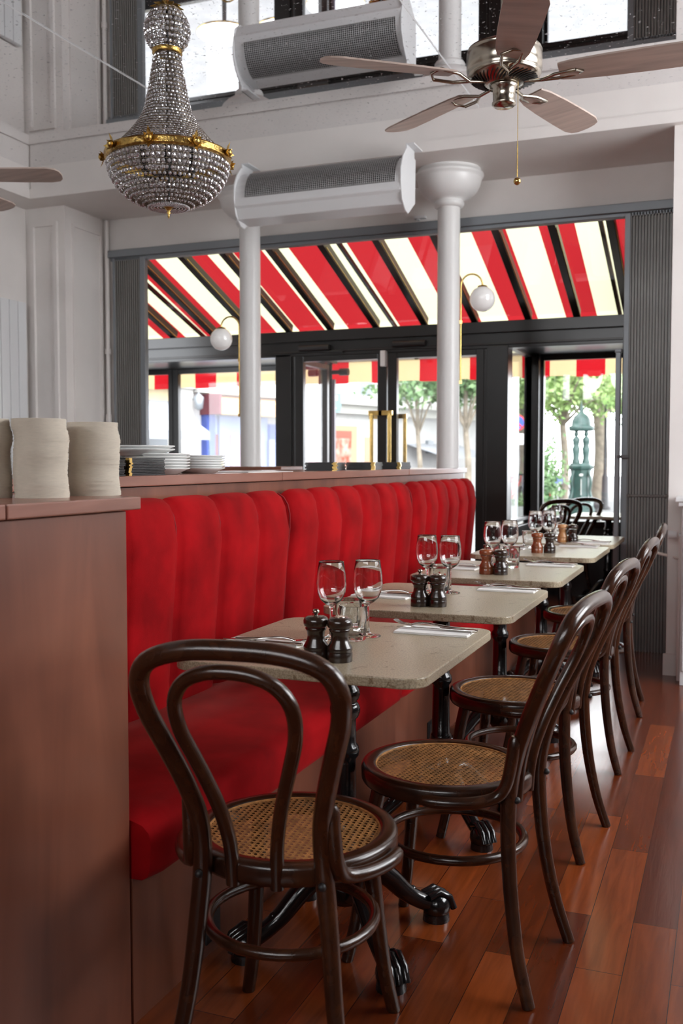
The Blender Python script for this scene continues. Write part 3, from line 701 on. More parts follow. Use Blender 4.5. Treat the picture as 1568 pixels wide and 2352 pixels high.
men = thing('menu_folder', 'x', 'menu')
MB().box(-.052, .052, -.10, .10, 0, .0042).build('cover', M_menu, men, .0006)
for y_ in (-.1012,): MB().box(.040, .0535, y_, y_ + .0142, -.0003, .0046).build('gold_corner', M_brass, men)
fm = True
def ordl(i, n):
    k = n - 1 - i
    return 'topmost of its pile' if k == 0 else 'lowest of its pile' if i == 0 else ['', 'second', 'third', 'fourth', 'fifth', 'sixth', 'seventh', 'eighth', 'ninth', 'tenth', 'eleventh'][k] + ' from the top'
def menus(cx, cy, rz, n, label, group, h=.0049):
    global fm
    base = label
    for i in range(n):
        label = base + ', ' + ordl(i, n)
        o = place(men, fm, (cx + random.uniform(-.002, .002), cy + random.uniform(-.002, .002), 1.157 + i * h), math.radians(rz + random.uniform(-1.5, 1.5)), label, group); fm = False
menus(-1.715, 2.61, 0, 11, 'black menu folder in the pile touching the plates', 'menu folders beside the plates')
menus(-1.715, 2.39, 2, 10, 'black menu folder in the pile behind the beer mats', 'menu folders behind the beer mats')
n0 = len(bpy.data.objects)
menus(-1.80, 4.38, 14, 8, 'large menu folder in the leftmost far pile', 'menu folders left of the right column')
menus(-1.78, 4.86, 10, 8, 'large menu folder in the middle far pile', 'menu folders next to the column')
menus(-1.78, 5.32, 4, 8, 'large menu folder in the pile at the right column foot', 'menu folders touching the column')
for o in list(COL.objects):
    if o.get('group', '') in ('menu folders left of the right column', 'menu folders next to the column', 'menu folders touching the column'): o.scale = (1.4, 1.7 if 'left of' in o['group'] else 1.3, 1.1)
def make_plate(r, label):
    t = MB().lathe([(.0005, .004), (r * .55, .003), (r * .6, .0), (r * .64, .001), (r * .82, .012), (r, .019), (r + .001, .0215), (r * .995, .0225), (r * .8, .0155), (r * .62, .006), (.0005, .0065)], 56, cap=False).build('dinner_plate', M_plate, None)
    return tag(t, label, 'plate')
p0 = make_plate(.107, 'white porcelain plate in the tall plate pile beside the menus'); fp = True
for i in range(6):
    o = p0 if i == 0 else p0.copy()
    if i: COL.objects.link(o)
    o.location = (-1.775, 2.845, 1.157 + i * .0094); o['label'] = 'white plate in the tall pile beside the menus, ' + ordl(i, 8).replace('topmost', 'top'); o['group'] = 'plates in the left pile'
p1 = make_plate(.128, 'larger white plate on top of the tall plate pile')
for i in range(2):
    o = p1 if i == 0 else p1.copy()
    if i: COL.objects.link(o)
    o.location = (-1.83, 2.80, 1.157 + .062 + i * .0105); o['label'] = ('lower' if i == 0 else 'upper') + ' of two larger white plates on top of the tall plate pile'; o['group'] = 'large plates topping the left pile'
for i in range(6):
    o = p0.copy(); COL.objects.link(o); o.scale = (.9, .9, .95)
    o.location = (-1.80, 3.16, 1.157 + i * .0088); o['label'] = 'white porcelain plate in the smaller right-hand pile, ' + ordl(i, 6); o['group'] = 'plates in the right pile'
tag(MB().prism([(-.14, -.2), (.13, -.2), (.13, .22), (-.13, .2)], 0, .002).build('white_sheet', M_napkin, None), 'thin white sheet lying flat on the partition shelf', 'paper sheet').location = (-1.86, 3.62, 1.157)  # thin white sheet over part of the shelf top

# ================================================================== WALL GLOBE LAMPS on the columns
def globe_lamp(label, col, ang, zt, gx, r):
    # arc tube from the column, globe hanging at distance gx
    t = thing('globe_lamp', label, 'lamp', (col[0], col[1], 0), math.radians(ang), 'globe lamps on brass arcs')
    R = gx / 2; b = zt - r - .02
    arc = [(.079, 0, b - .62), (.079, 0, b)] + [(.079 + R - R * math.cos(PI * i / 14), 0, b + R * 1.05 * math.sin(PI * i / 14)) for i in range(1, 15)]
    MB().tube(arc, .0055, 8).build('brass_arm', M_brass, t)
    MB().lathe([(.012, 0), (.03, -.006), (.032, -.016)], 20, (.079 + gx, 0, b)).build('gallery', M_brass, t)
    MB().sphere((.079 + gx, 0, b - .008 - r), r, 32, 20).build('glass_globe', M_globe, t)
    for z_ in (b - .62, b - .24): MB().box(.072, .088, -.008, .008, z_, z_ + .02).build('bracket', M_brass, t)
    return t
globe_lamp('white glass globe lamp on a brass arc, fixed to the left column', (-3.1, 6.17), 190, 2.226, .13, .076)
globe_lamp('white glass globe lamp on a brass arc, fixed to the right column', (-1.70, 6.19), 10, 2.416, .135, .08)

# ================================================================== AIR CURTAIN HEATER
def heater():
    t = thing('air_curtain_heater', 'white wall-mounted air curtain heater with a mesh grille under the beam', 'heater', (-2.32, 5.6, 2.68)); L_ = .53
    body = [(.13, .30), (-.01, .29), (-.055, .272), (-.09, .24), (-.115, .20), (-.128, .16), (-.132, .12), (-.132, .075), (-.118, .06), (-.09, .0), (.06, -.01), (.13, .06)]
    MB().extrude(body, 'x', -L_, L_).build('casing', M_white2, t, .004)
    MB().extrude([(-.012, .2925), (-.057, .2745), (-.0925, .242), (-.1175, .202), (-.1305, .161), (-.1345, .122), (-.128, .12), (-.11, .2), (-.08, .24), (-.01, .28)], 'x', -.46, .50).build('grille_recess', M_blackm, t)
    g = MB(); arc = catmull([(0, -.012, .296), (0, -.06, .278), (0, -.096, .244), (0, -.121, .203), (0, -.134, .162), (0, -.138, .122)], 4)
    for i in range(78):
        x = -.46 + .96 * i / 77; g.tube([(x, p[1], p[2]) for p in arc[::2]], .0019, 4, cap=False)
    for p in arc: g.tube([(-.46, p[1], p[2]), (.50, p[1], p[2])], .0019, 4, cap=False)
    g.build('mesh_grille', mat('grille_wire', (.5, .5, .5), .35, metal=.6), t)
    for x in (-L_ - .006, L_):
        sh = [(.14, .31), (-.04, .33), (-.10, .27), (-.135, .2), (-.14, .12), (-.115, .02), (-.05, -.03), (.0, -.035), (.13, .05)]
        MB().extrude(sh, 'x', x, x + .008).build('end_plate', M_white2, t, .002)
        MB().extrude([(.12, .30), (-.02, .30), (-.03, .36), (.12, .36)], 'x', x, x + .006).box(x, x + .05, -.03, .14, .354, .36).build('bracket', M_white2, t)
    return t
heater()
tag(MB().box(-2.02, -1.94, 6.46, 6.5, 2.83, 2.845).box(-2.0, -1.985, 6.47, 6.5, 2.82, 2.85).build('wall_clip', M_white2, None), 'tiny white fixing clip on the wall above the grey head rail', 'clip')

# ================================================================== CEILING FANS
def make_fan(label, loc, blades, chain=True):
    t = thing('ceiling_fan', label, 'ceiling fan', loc, 0, 'brown-bladed ceiling fans')
    MB().lathe([(.0, .10), (.11, .098), (.127, .09), (.131, .08), (.128, .076), (.131, .072), (.131, .018), (.126, .012), (.129, .006), (.122, -.008), (.06, -.03), (.05, -.03), (0, -.028)], 56, cap=False).build('motor_housing', M_nickel, t)
    v = MB()
    for k in range(40):
        a = 2 * PI * k / 40; p = []
        for j in range(5):
            r = .07 + .045 * j / 4; aa = a + .35 * j / 4; p.append((r * math.cos(aa), r * math.sin(aa), -.0275 + .0175 * j / 4 - .002))
        v.tube(p, .0022, 5)
    v.build('vent_slots', M_blackm, t)
    MB().lathe([(.045, -.03), (.05, -.036), (.04, -.042), (.038, -.085), (.042, -.092), (.042, -.098), (.034, -.105), (0, -.108)], 32, cap=False).build('switch_housing', M_nickel, t)
    MB().lathe([(.024, .095), (.02, .13), (.014, .16), (.013, MZ - loc[2] - .06), (.05, MZ - loc[2] - .05), (.07, MZ - loc[2])], 24).build('down_rod', M_nickel, t)
    for a in blades:
        ca, sa = math.cos(math.radians(a)), math.sin(math.radians(a))
        def W(r, s, z): return (ca * r - sa * s, sa * r + ca * s, z)
        rr = [.19, .24, .35, .5, .6, .64, .655, .66]; hw = [.045, .055, .062, .066, .066, .055, .035, .01]; tl = -.2
        vs = []; fs = []
        for r, h in zip(rr, hw):
            for s in (-1, 1):
                for dz in (0, .006): vs.append(W(r, s * h, -.012 + s * h * tl + dz))
        for i in range(len(rr) - 1):
            o = i * 4; p = o + 4
            fs += [(o, o + 2, p + 2, p), (o + 1, p + 1, p + 3, o + 3), (o, p, p + 1, o + 1), (o + 2, o + 3, p + 3, p + 2)]
        fs += [(0, 1, 3, 2), (len(vs) - 4, len(vs) - 2, len(vs) - 1, len(vs) - 3)]
        b = MB().add(vs, fs).build('blade', M_blade, t)
        br = MB().tube([W(.07, 0, -.025), W(.13, .0, -.03), W(.18, .03, -.02), W(.25, .035, -.012)], .006, 8).tube([W(.13, .0, -.03), W(.18, -.03, -.028), W(.25, -.035, -.024)], .006, 8)
        br.tube([W(.25, .035, -.012), W(.27, 0, -.018), W(.25, -.035, -.024)], .005, 6)
        br.build('blade_iron', M_nickel, b)
    if chain:
        MB().tube([(.055, -.03, -.03), (.055, -.03, -.36)], .0012, 6).build('pull_chain', M_brass, t)
        MB().tube([(.055, -.03, -.25), (.055, -.03, -.36)], .002, 6).sphere((.055, -.03, -.375), .013, 14, 10).build('pull_knob', M_brass, t)
    return t
PHI = 21.46
make_fan('nickel ceiling fan with brown blades and a pull chain, upper right', (-.765, 3.50, 2.545), [a + PHI for a in (51, 123, 195, 267, 339)])
make_fan('ceiling fan mostly outside the frame at left, one brown blade tip showing', (-3.56, 3.67, 2.55), [a + PHI for a in (0, 72, 144, 216, 288)], False)

# steel wires stretched under the ceiling
for a, b, lb in (((-3.10, 3.2), (-3.04, 4.9), 'thin steel wire stretched under the ceiling, left of the chandelier'), ((-1.42, 3.9), (-1.408, 5.76), 'thin steel wire stretched under the ceiling, beside the ceiling fan')):
    tag(MB().tube([(a[0], a[1], 3.257), (b[0], b[1], 3.257)], .002, 6).build('steel_wire', M_white2, None), lb, 'wire', 'steel wires under the ceiling')

# ================================================================== CHANDELIER
def chandelier():
    t = thing('crystal_chandelier', 'gilt basket chandelier of clear crystal beads, hanging upper left', 'chandelier', (-1.738, 2.868, 2.19))
    ico = [(0, 0, 1)] + [(.894 * math.cos(2 * PI * k / 5), .894 * math.sin(2 * PI * k / 5), .447) for k in range(5)] + [(.894 * math.cos(2 * PI * (k + .5) / 5), .894 * math.sin(2 * PI * (k + .5) / 5), -.447) for k in range(5)] + [(0, 0, -1)]
    icf = [(0, 1 + k, 1 + (k + 1) % 5) for k in range(5)] + [(1 + k, 6 + k, 1 + (k + 1) % 5) for k in range(5)] + [(6 + k, 6 + (k + 1) % 5, 1 + (k + 1) % 5) for k in range(5)] + [(11, 6 + (k + 1) % 5, 6 + k) for k in range(5)]
    def beads(rows, name, lb):
        m = MB(); w_ = MB()
        for r, z, n, br, sz in rows:
            ph = random.random() * .0
            for i in range(n):
                a = 2 * PI * (i + ph) / n + random.uniform(-.02, .02) * (.1 / max(r, .03)); q = random.uniform(0, PI); cq, sq = math.cos(q), math.sin(q)
                c = (r * math.cos(a), r * math.sin(a), z + random.uniform(-.0006, .0006))
                m.add([(c[0] + br * (x * cq - y * sq), c[1] + br * (x * sq + y * cq), c[2] + br * sz * zz) for x, y, zz in ico], icf)
            m2 = [(r * math.cos(2 * PI * i / 40), r * math.sin(2 * PI * i / 40), z + br * sz + .0015) for i in range(40)]
            w_.tube(m2, .0013, 4, closed=True)
        b = m.build(name, M_crys, t); tag(b, lb, kind='stuff'); return b, w_
    def wires(prof, n, w_, r=.0011):
        for i in range(n):
            a = 2 * PI * i / n; w_.tube([(q * math.cos(a), q * math.sin(a), z) for q, z in prof], r, 4, cap=False)
    # bowl
    R = .197; rows = []
    bp = []
    for k in range(11):
        th = math.radians(6 + 7.0 * k); bp.append((R * math.cos(th) ** .85, -.152 * math.sin(th) - .006))
    for k, (r, z) in enumerate(bp): rows.append((r, z, max(16, int(2 * PI * r / (.0165 - k * .00035))), .0072 - k * .0003, 1.05))
    b, w_ = beads(rows, 'bowl_beads', 'rounded basket of crystal beads'); wires([(R, 0)] + bp, 72, w_); w_.build('bead_wires', M_wire, b)
    # flat spokes under the bowl
    sp = MB()
    for i in range(60):
        a = 2 * PI * i / 60; r0 = bp[-1][0] + .012
        for q in range(5):
            rr = .02 + (r0 - .02) * (q + .5) / 5; c = (rr * math.cos(a), rr * math.sin(a), -.157); br = .0022 + .0022 * q / 5
            sp.add([(c[0] + br * x, c[1] + br * y, c[2] + br * zz) for x, y, zz in ico], icf)
    tag(sp.build('underside_beads', M_crys, t), kind='stuff')
    # neck
    pts = [(.19, .006), (.172, .022), (.155, .04), (.14, .055), (.124, .074), (.108, .094), (.093, .117), (.0815, .14), (.073, .163), (.066, .195), (.059, .228), (.053, .265), (.047, .30), (.043, .335)]
    cur = catmull([(r, z, 0) for r, z in pts], 10); rows = []; last = -1; acc = 0; prv = cur[0]; npf = []
    for p in cur:
        acc += (p - prv).length; prv = p
        if acc >= .0118: acc = 0; rows.append((p[0], p[1], max(18, int(2 * PI * p[0] / .0122)), .0050, 1.0)); npf.append((p[0], p[1]))
    b, w_ = beads(rows, 'neck_beads', 'tall waisted sleeve of crystal beads'); wires(npf, 44, w_); w_.build('bead_wires', M_wire, b)
    # top ball
    rows = []; sp_ = []
    for k in range(11):
        th = -70 + 14 * k; r = .072 * math.cos(math.radians(th)); z = .41 + .072 * math.sin(math.radians(th)); rows.append((r, z, max(10, int(2 * PI * r / .0145)), .0062, 1.1)); sp_.append((r, z))
    b, w_ = beads(rows, 'ball_beads', 'small ball of crystal beads at the top'); wires(sp_, 28, w_); w_.build('bead_wires', M_wire, b)
    # gilt bands
    g = MB().lathe([(.196, -.012), (.203, -.010), (.206, -.003), (.203, .003), (.206, .009), (.203, .016), (.196, .018), (.192, .01), (.196, -.012)], 72, cap=False)
    g.build('gilt_band', M_gilt, t)
    for k in range(9):
        a = 2 * PI * (k + .13) / 9; c = Vector((.206 * math.cos(a), .206 * math.sin(a), .003)); f = MB()
        rd = Vector((math.cos(a), math.sin(a), 0)); tg = Vector((-math.sin(a), math.cos(a), 0)); up = Vector((0, 0, 1))
        for j in range(8):
            b2 = 2 * PI * j / 8; d = tg * math.cos(b2) + up * math.sin(b2); L = .034 if j % 2 == 0 else .022
            base = c + rd * .002; f.add([base - rd * .006, base + d * L * .55 + (tg * -math.sin(b2) + up * math.cos(b2)) * .007 + rd * .004, base + d * L + rd * .012, base + d * L * .55 - (tg * -math.sin(b2) + up * math.cos(b2)) * .007 + rd * .004], [(0, 1, 2, 3)], False)
        f.sphere(c + rd * .008, .012, 10, 8); f.build('gilt_rosette', M_gilt, t)
    MB().lathe([(.042, .335), (.049, .338), (.046, .343), (.05, .348), (.043, .352), (.042, .335)], 32, cap=False).build('gilt_collar', M_gilt, t)
    cr = MB()
    for j in range(10):
        a = 2 * PI * j / 10; d = Vector((math.cos(a), math.sin(a), 0)); s = Vector((-d.y, d.x, 0)) * .010
        p0, p1, p2 = Vector((0, 0, .478)) + d * .012, Vector((0, 0, .490)) + d * .036, Vector((0, 0, .484)) + d * .056
        cr.add([p0 - s * .6, p0 + s * .6, p1 + s, p2, p1 - s], [(0, 1, 2, 3, 4)])
    cr.lathe([(.02, .474), (.022, .482), (.012, .495), (.006, .51)], 16); cr.build('leaf_crown', M_gilt, t)
    MB().lathe([(.001, -.192), (.0035, -.185), (.003, -.179), (.007, -.174), (.004, -.170), (.008, -.164), (.013, -.158), (.018, -.154), (.03, -.151), (.026, -.147)], 20).build('finial', M_gilt, t)
    ch = MB()
    z = .51; k = 0
    while z < MZ - 2.19 - .03:
        lp = []
        for i in range(10):
            a = 2 * PI * i / 10; x = .007 * math.cos(a); q = .014 * math.sin(a); lp.append((x if k % 2 else 0, 0 if k % 2 else x, z + q))
        ch.tube(lp, .0018, 5, closed=True); z += .022; k += 1
    ch.lathe([(.01, MZ - 2.19 - .05), (.04, MZ - 2.19 - .02), (.045, MZ - 2.19)], 20); ch.build('chain', M_brass, t)
    # candle holders inside
    inn = MB().tube([(0, 0, -.15), (0, 0, .48)], .005, 8)
    for j in range(6):
        a = 2 * PI * j / 6; x, y = .09 * math.cos(a), .09 * math.sin(a); inn.tube([(0, 0, -.04), (x * .5, y * .5, -.06), (x, y, -.045), (x, y, -.03)], .004, 6).tube([(x, y, -.03), (x, y, .03)], .011, 10)
    inn.build('inner_frame', M_blackm, t)
chandelier()

# ================================================================== LEFT WALL RADIATOR, RIGHT RADIATOR
t = thing('vertical_radiator', 'tall white vertical-slat radiator on the left wall', 'radiator', (-4.84, 5.55, .25))
for i in range(8): MB().box(.02, .055, -.36 + i * .092, -.36 + i * .092 + .086, 0, 2.10).build('radiator_slat', M_white2, t, .004)
for z_ in (.2, 1.8): MB().box(0, .02, -.3, .3, z_, z_ + .04).build('wall_bracket', M_white2, t)
t = thing('cast_iron_radiator', 'white cast iron radiator with a valve, beside the right shutter', 'radiator', (-.24, 5.70, 0))
m = MB()
for i in range(7):
    x = .015 + i * .05
    m.tube(catmull([(x, -.05, .14), (x, -.06, .3), (x, -.06, .8), (x, -.03, .90), (x, .03, .90), (x, .06, .8), (x, .06, .3), (x, .05, .14)], 4, True), .021, 8, closed=True)
m.build('radiator_columns', M_white, t)
MB().tube([(-.03, -.02, .80), (-.075, -.02, .80)], [.02, .024], 14).tube([(-.02, -.02, .80), (.02, -.02, .80)], .012, 10).build('valve_knob', M_white2, t, .002)
MB().tube([(-.012, -.02, .80), (-.012, -.02, .05), (-.012, -.02, .0)], .010, 10).tube([(-.20, .45, .665), (-.02, .06, .665)], .009, 8).build('feed_pipe', M_white, t)
t = thing('radiator_cover', 'white wooden radiator cover with a moulded top at the right edge', 'radiator cover', (-.2, 5.5, 0))
MB().box(-.04, .04, .06, .09, 0, .96).box(-.005, .6, .055, .07, 0, .95).box(-.03, .01, .05, .06, .08, .92).build('side_board', M_white2, t, .003)
MB().box(-.075, .62, .02, .31, .985, 1.01).box(-.06, .62, .03, .31, .962, .985).build('moulded_top', M_white2, t, .005)
tag(MB().box(-.352, -.335, 6.30, 6.36, 1.12, 1.46).build('door_plate', M_mahog, None, .003), 'small dark wooden board fixed at the wall edge above the radiator', 'wooden board')

# ================================================================== OUTSIDE
GZ = -.14
M_pave = mat('pavement', (.13, .13, .13), .8, var=.1, vscale=6, bump=.4, bscale=9)
struct('floor.001', MB().box(-60, 60, 9.05, 95, GZ - .05, GZ), M_pave, label='pale street paving')
# awning
aw = thing('striped_awning', 'red and cream striped cafe awning seen through the glazed roof', 'awning', (0, 0, 0))
sl = .355
am = MB(); vs = [(x, y, 3.26 - sl * (y - 6.5)) for y in (6.72, 9.42) for x in (-6.6, .2)]
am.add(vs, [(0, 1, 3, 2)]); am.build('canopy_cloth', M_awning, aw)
zb = 3.26 - sl * (9.42 - 6.5)
vm = MB(); vs = []; n = 136
for i in range(n + 1):
    x = -6.6 + 6.8 * i / n; ph = ((x + 1.36) / .2525) % 1.0; d = .012 * abs(math.sin(PI * ph)) * 0
    y = 9.42 + .012 * math.sin(x * 9); vs += [(x, 9.42, zb), (x, y, zb - .225 - (.012 if (int(math.floor((x + 1.36) / .2525)) % 2 == 0) else 0))]
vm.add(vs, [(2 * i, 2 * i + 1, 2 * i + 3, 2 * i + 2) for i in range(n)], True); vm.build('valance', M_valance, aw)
MB().tube([(-6.6, 9.42, zb), (.2, 9.42, zb)], .02, 10).build('front_rail', M_white2, aw)
for x in (-4.9, -2.9, -.9):
    MB().bar((x, 6.75, 3.1), (x, 9.4, zb - .01), .03, .03).build('folding_arm', M_blackm, aw)
# terrace spot lamp post and disc
t = thing('terrace_spot_lamp', 'black double spot lamp on a post outside the left door', 'lamp', (-3.72, 9.14, GZ))
MB().tube([(0, 0, 0), (0, 0, 2.32)], .028, 12).build('post', M_blackm, t)
MB().tube([(-.19, 0, 2.22), (.19, 0, 2.22)], .022, 10).tube([(-.22, 0, 2.22), (-.13, 0, 2.22)], .036, 14).tube([(.11, 0, 2.22), (.2, 0, 2.22)], .036, 14).build('spot_head', M_blackm, t)
MB().box(.03, .06, -.02, .02, 0, 2.15).build('side_panel', mat('grey_mauve_panel', (.12, .1, .13), .4), t)
t = thing('round_wall_lamp', 'white disc lamp on a black bracket outside the narrow side pane', 'lamp', (-2.05, 9.35, 1.99))
MB().tube([(.0, 0, 0), (-.0, -.04, 0)], .12, 28).build('white_disc', M_white2, t); MB().tube([(-.2, 0, .05), (.02, 0, .05)], .03, 10).build('bracket', M_blackm, t)

# buildings across the street
M_fac = mat('pale_facade', (.46, .455, .45), .8, var=.04); M_cream = mat('cream_facade', (.42, .35, .22), .8, var=.05)
M_blue = mat('blue_shopfront', (.045, .08, .32), .5, var=.1); M_bluel = mat('light_blue_panel', (.2, .25, .42), .5)
M_or = mat('orange_awning_cloth', (.5, .25, .1), .7); M_win = mat('dark_shop_window', (.16, .18, .2), .15)
M_stonef = mat('limestone', (.5, .49, .46), .8); M_greyaw = mat('grey_awning_cloth', (.25, .26, .28), .8); M_teal = mat('teal_frame', (.12, .3, .32), .5)
M_pink = mat('pink_awning_cloth', (.3, .06, .12), .7); M_red = mat('red_paint', (.6, .04, .04), .5); M_maroon = mat('maroon_fascia', (.12, .02, .03), .5)
def facade(name, label, origin, ang, width, h, m, fn):
    b = thing(name, label, 'building', origin, ang)
    MB().box(0, width, 0, .6, 0, h).build('facade_wall', m, b); fn(b); return b
def win(b, x, z, w_, h_, m=None, fm_=None):
    f = MB().box(x - .08, x + w_ + .08, -.06, 0, z - .08, z + h_ + .08).build('window', fm_ or M_stonef, b)
    MB().box(x, x + w_, -.08, -.05, z, z + h_).build('pane', m or M_win, f)
# camera ray helper for far things only: place by distance along X/Y
def f_left(b):      # runs from its far left end (0) to the blue shop (6.0)
    MB().box(0, 6.0, -.3, 0, 3.05, 3.2).box(5.55, 5.95, -.16, 0, 0, 3.05).box(5.5, 6.0, -.22, 0, 2.15, 2.3).build('cornice', M_stonef, b)
    for x in (.6, 2.6, 4.4): win(b, x, 3.6, .8, 1.5)
    MB().add([(1.0, -1.4, 2.0), (5.3, -1.4, 2.0), (5.3, 0, 2.75), (1.0, 0, 2.75)], [(0, 1, 2, 3)]).box(1.0, 5.3, -1.4, -1.37, 1.82, 2.01).build('awning', M_greyaw, b)
    for x in (1.2, 2.3, 3.4, 4.4):
        f = MB().box(x, x + .95, -.08, 0, 0, 2.0).build('shop_window', M_stonef, b); MB().box(x + .12, x + .8, -.1, -.07, .2, 1.85).build('pane', M_win, f)
    MB().lathe([(.03, 0), (.1, .05), (.12, .3), (.03, .38)], 8, (5.95, -.35, 2.55)).tube([(5.95, 0, 2.7), (5.95, -.35, 2.95)], .02, 6).build('wall_lantern', M_greyL, b)
def f_blue(b):      # 3.55 m wide
    MB().box(0, 3.55, -.3, 0, 2.98, 3.1).build('cornice', M_stonef, b)
    MB().add([(.35, -.7, 2.75), (3.4, -.7, 2.75), (3.4, 0, 2.97), (.35, 0, 2.97)], [(0, 1, 2, 3)]).box(.35, 3.4, -.7, -.67, 2.46, 2.76).build('awning', M_or, b)
    MB().box(.3, .36, -.7, 0, 2.46, 2.95).build('awning_side', M_maroon, b)
    MB().box(.35, .62, -.2, 0, 0, 2.5).box(2.6, 3.2, -.16, 0, 0, 2.3).box(.62, 3.2, -.1, 0, 0, .55).build('blue_joinery', M_blue, b)
    MB().box(.62, 2.6, -.08, 0, .55, 2.46).box(.82, 1.15, -.15, 0, 0, 2.46).build('light_panel', M_bluel, b)
    MB().box(.64, .80, -.12, -.07, .55, 2.0).build('shop_window', M_maroon, b); MB().box(1.2, 1.62, -.12, -.07, .4, 2.0).build('shop_window', mat('plum_window', (.2, .12, .18), .2), b)
    MB().box(2.55, 2.75, -.2, -.15, .8, 1.9).build('shop_window', M_win, b)
    MB().sphere((.75, -.25, 1.2), .09, 10, 8, 2.2).build('yellow_flowers', mat('yellow_flower', (.75, .65, .1), .7), b)
    win(b, 1.0, 3.45, .35, 1.2); win(b, 1.55, 3.45, .35, 1.2)
    text_mesh('RESTAURANT', .2, M_stonef, (2.7, -.71, 2.6), (PI / 2, 0, 0), b)
def f_white(b):     # starts right of the blue shop, 14 m wide
    MB().box(0, 13.5, -.35, 0, 2.95, 3.1).box(0, 13.5, -.18, 0, 2.7, 2.95).build('cornice', M_stonef, b)
    pw = mat('pale_window', (.26, .28, .32), .3)
    for x in (1.1, 2.9, 5.0, 7.2, 9.4): win(b, x, 3.25, .6, 1.7, pw)
    f = MB().box(1.2, 2.75, -.1, 0, .0, 2.35).build('shop_window', mat('beige_frame', (.42, .3, .18), .6), b)
    MB().box(1.3, 2.45, -.13, -.09, .75, 2.0).build('window_display', mat('display_goods', (.45, .38, .3), .6, var=0, col2=(.35, .05, .02), vscale=5), f)
    MB().box(1.3, 2.45, -.14, -.09, 2.0, 2.2).box(1.3, 2.45, -.14, -.09, .1, .72).build('red_band', mat('coral_red', (.4, .09, .06), .6), f)
    win(b, 3.15, .9, .35, 1.15, mat('amber_window', (.4, .27, .17), .4)); win(b, 7.0, 1.0, .6, 1.0, pw)
    MB().box(6.4, 6.75, -.1, 0, 1.6, 2.0).build('wall_plate', M_win, b)
    MB().lathe([(.45, 0), (.45, .03)], 24, (0, 0, 0)).build('green_arch', mat('pale_green_board', (.55, .68, .4), .6), b)
    b.children[-1].rotation_euler = (PI / 2, 0, 0); b.children[-1].location = (5.4, -.05, 1.75); b.children[-1].scale = (.5, 1, 1)
    MB().add([(5.2, -1.6, 1.45), (8.2, -1.6, 1.45), (8.2, 0, 1.9), (5.2, 0, 1.9)], [(0, 1, 2, 3)]).build('awning', M_greyaw, b)
import mathutils
def at(px_, d):     # point on the ground plane at depth d under the given column of the view
    f = Vector((-math.sin(math.radians(21.46)), math.cos(math.radians(21.46)), 0)); r = Vector((f.y, -f.x, 0))
    p = f * d + r * ((px_ - 784) / 2276 * d); return (p.x, p.y, GZ)
LA = Vector(at(463, 24)); LD = Vector((math.cos(math.radians(72.5)), math.sin(math.radians(72.5)), 0))
def along(q): return tuple(LA + LD * q)
facade('street_building', 'cream building with a grey shop awning across the street, far left', along(-6.35), math.radians(72.5), 6.0, 9, M_cream, f_left)
facade('street_building', 'white building with a blue shopfront and orange awning across the street', along(-.35), math.radians(72.5), 3.55, 9, M_fac, f_blue)
facade('street_building', 'white building with a display window across the street, behind the doors', along(3.22), math.radians(72.5), 13.5, 4.6, M_fac, f_white)
# panels built in place of the cafe reflection in the side pane
t = thing('cafe_reflection', 'pink and maroon panels standing in for the cafe reflection in the side pane', 'sign', at(733, 13), math.radians(21))
MB().box(-.14, .14, -.03, .03, 1.10, 1.62).build('pink_panel', M_pink, t)
MB().box(-.14, .14, -.04, .04, .95, 1.10).box(-.14, .14, -.04, .04, 1.62, 2.0).build('maroon_panel', M_maroon, t)
MB().box(-.14, .14, -.02, .02, 0, .95).build('teal_post', M_teal, t)
MB().box(-.13, .06, -.03, -.02, 0.05, .88).build('pale_panel', M_greyaw, t)
text_mesh('CAFE', .12, M_napkin, (0, -.045, 1.035), (PI / 2, 0, 0), t, mirror=True)
text_mesh('RAR', .14, M_napkin, (0, -.045, 1.93), (PI / 2, 0, 0), t, mirror=True)
t = thing('street_sign_panel', 'small teal street sign with white marks beyond the left door glass', 'sign', at(768, 17), math.radians(18))
MB().box(-.11, .11, -.02, .02, 2.18, 2.50).build('panel', M_teal, t); MB().box(-.05, .05, -.03, -.02, 2.38, 2.46).lathe([(.035, 0), (.035, .01)], 16, (0, -.03, 2.24)).build('white_mark', M_napkin, t)
MB().tube([(0, 0, 0), (0, 0, 2.2)], .02, 8).build('post', M_greyL, t)
for i, (px_, lb) in enumerate(((838, 'small red notice board with a white crest, beyond the left door glass'), (862, 'small white and red menu board beyond the left door glass'))):
    t = thing('notice_board', lb, 'sign', at(px_, 15), math.radians(15))
    MB().box(-.085, .085, -.02, .02, 1.12, 1.33).build('panel', M_red if i == 0 else M_napkin, t); MB().box(-.03, .03, -.03, -.02, 1.17, 1.28).build('crest' if i == 0 else 'print', M_napkin if i == 0 else M_red, t)
    MB().tube([(0, 0, 0), (0, 0, 1.12)], .02, 8).build('post', M_greyL, t)

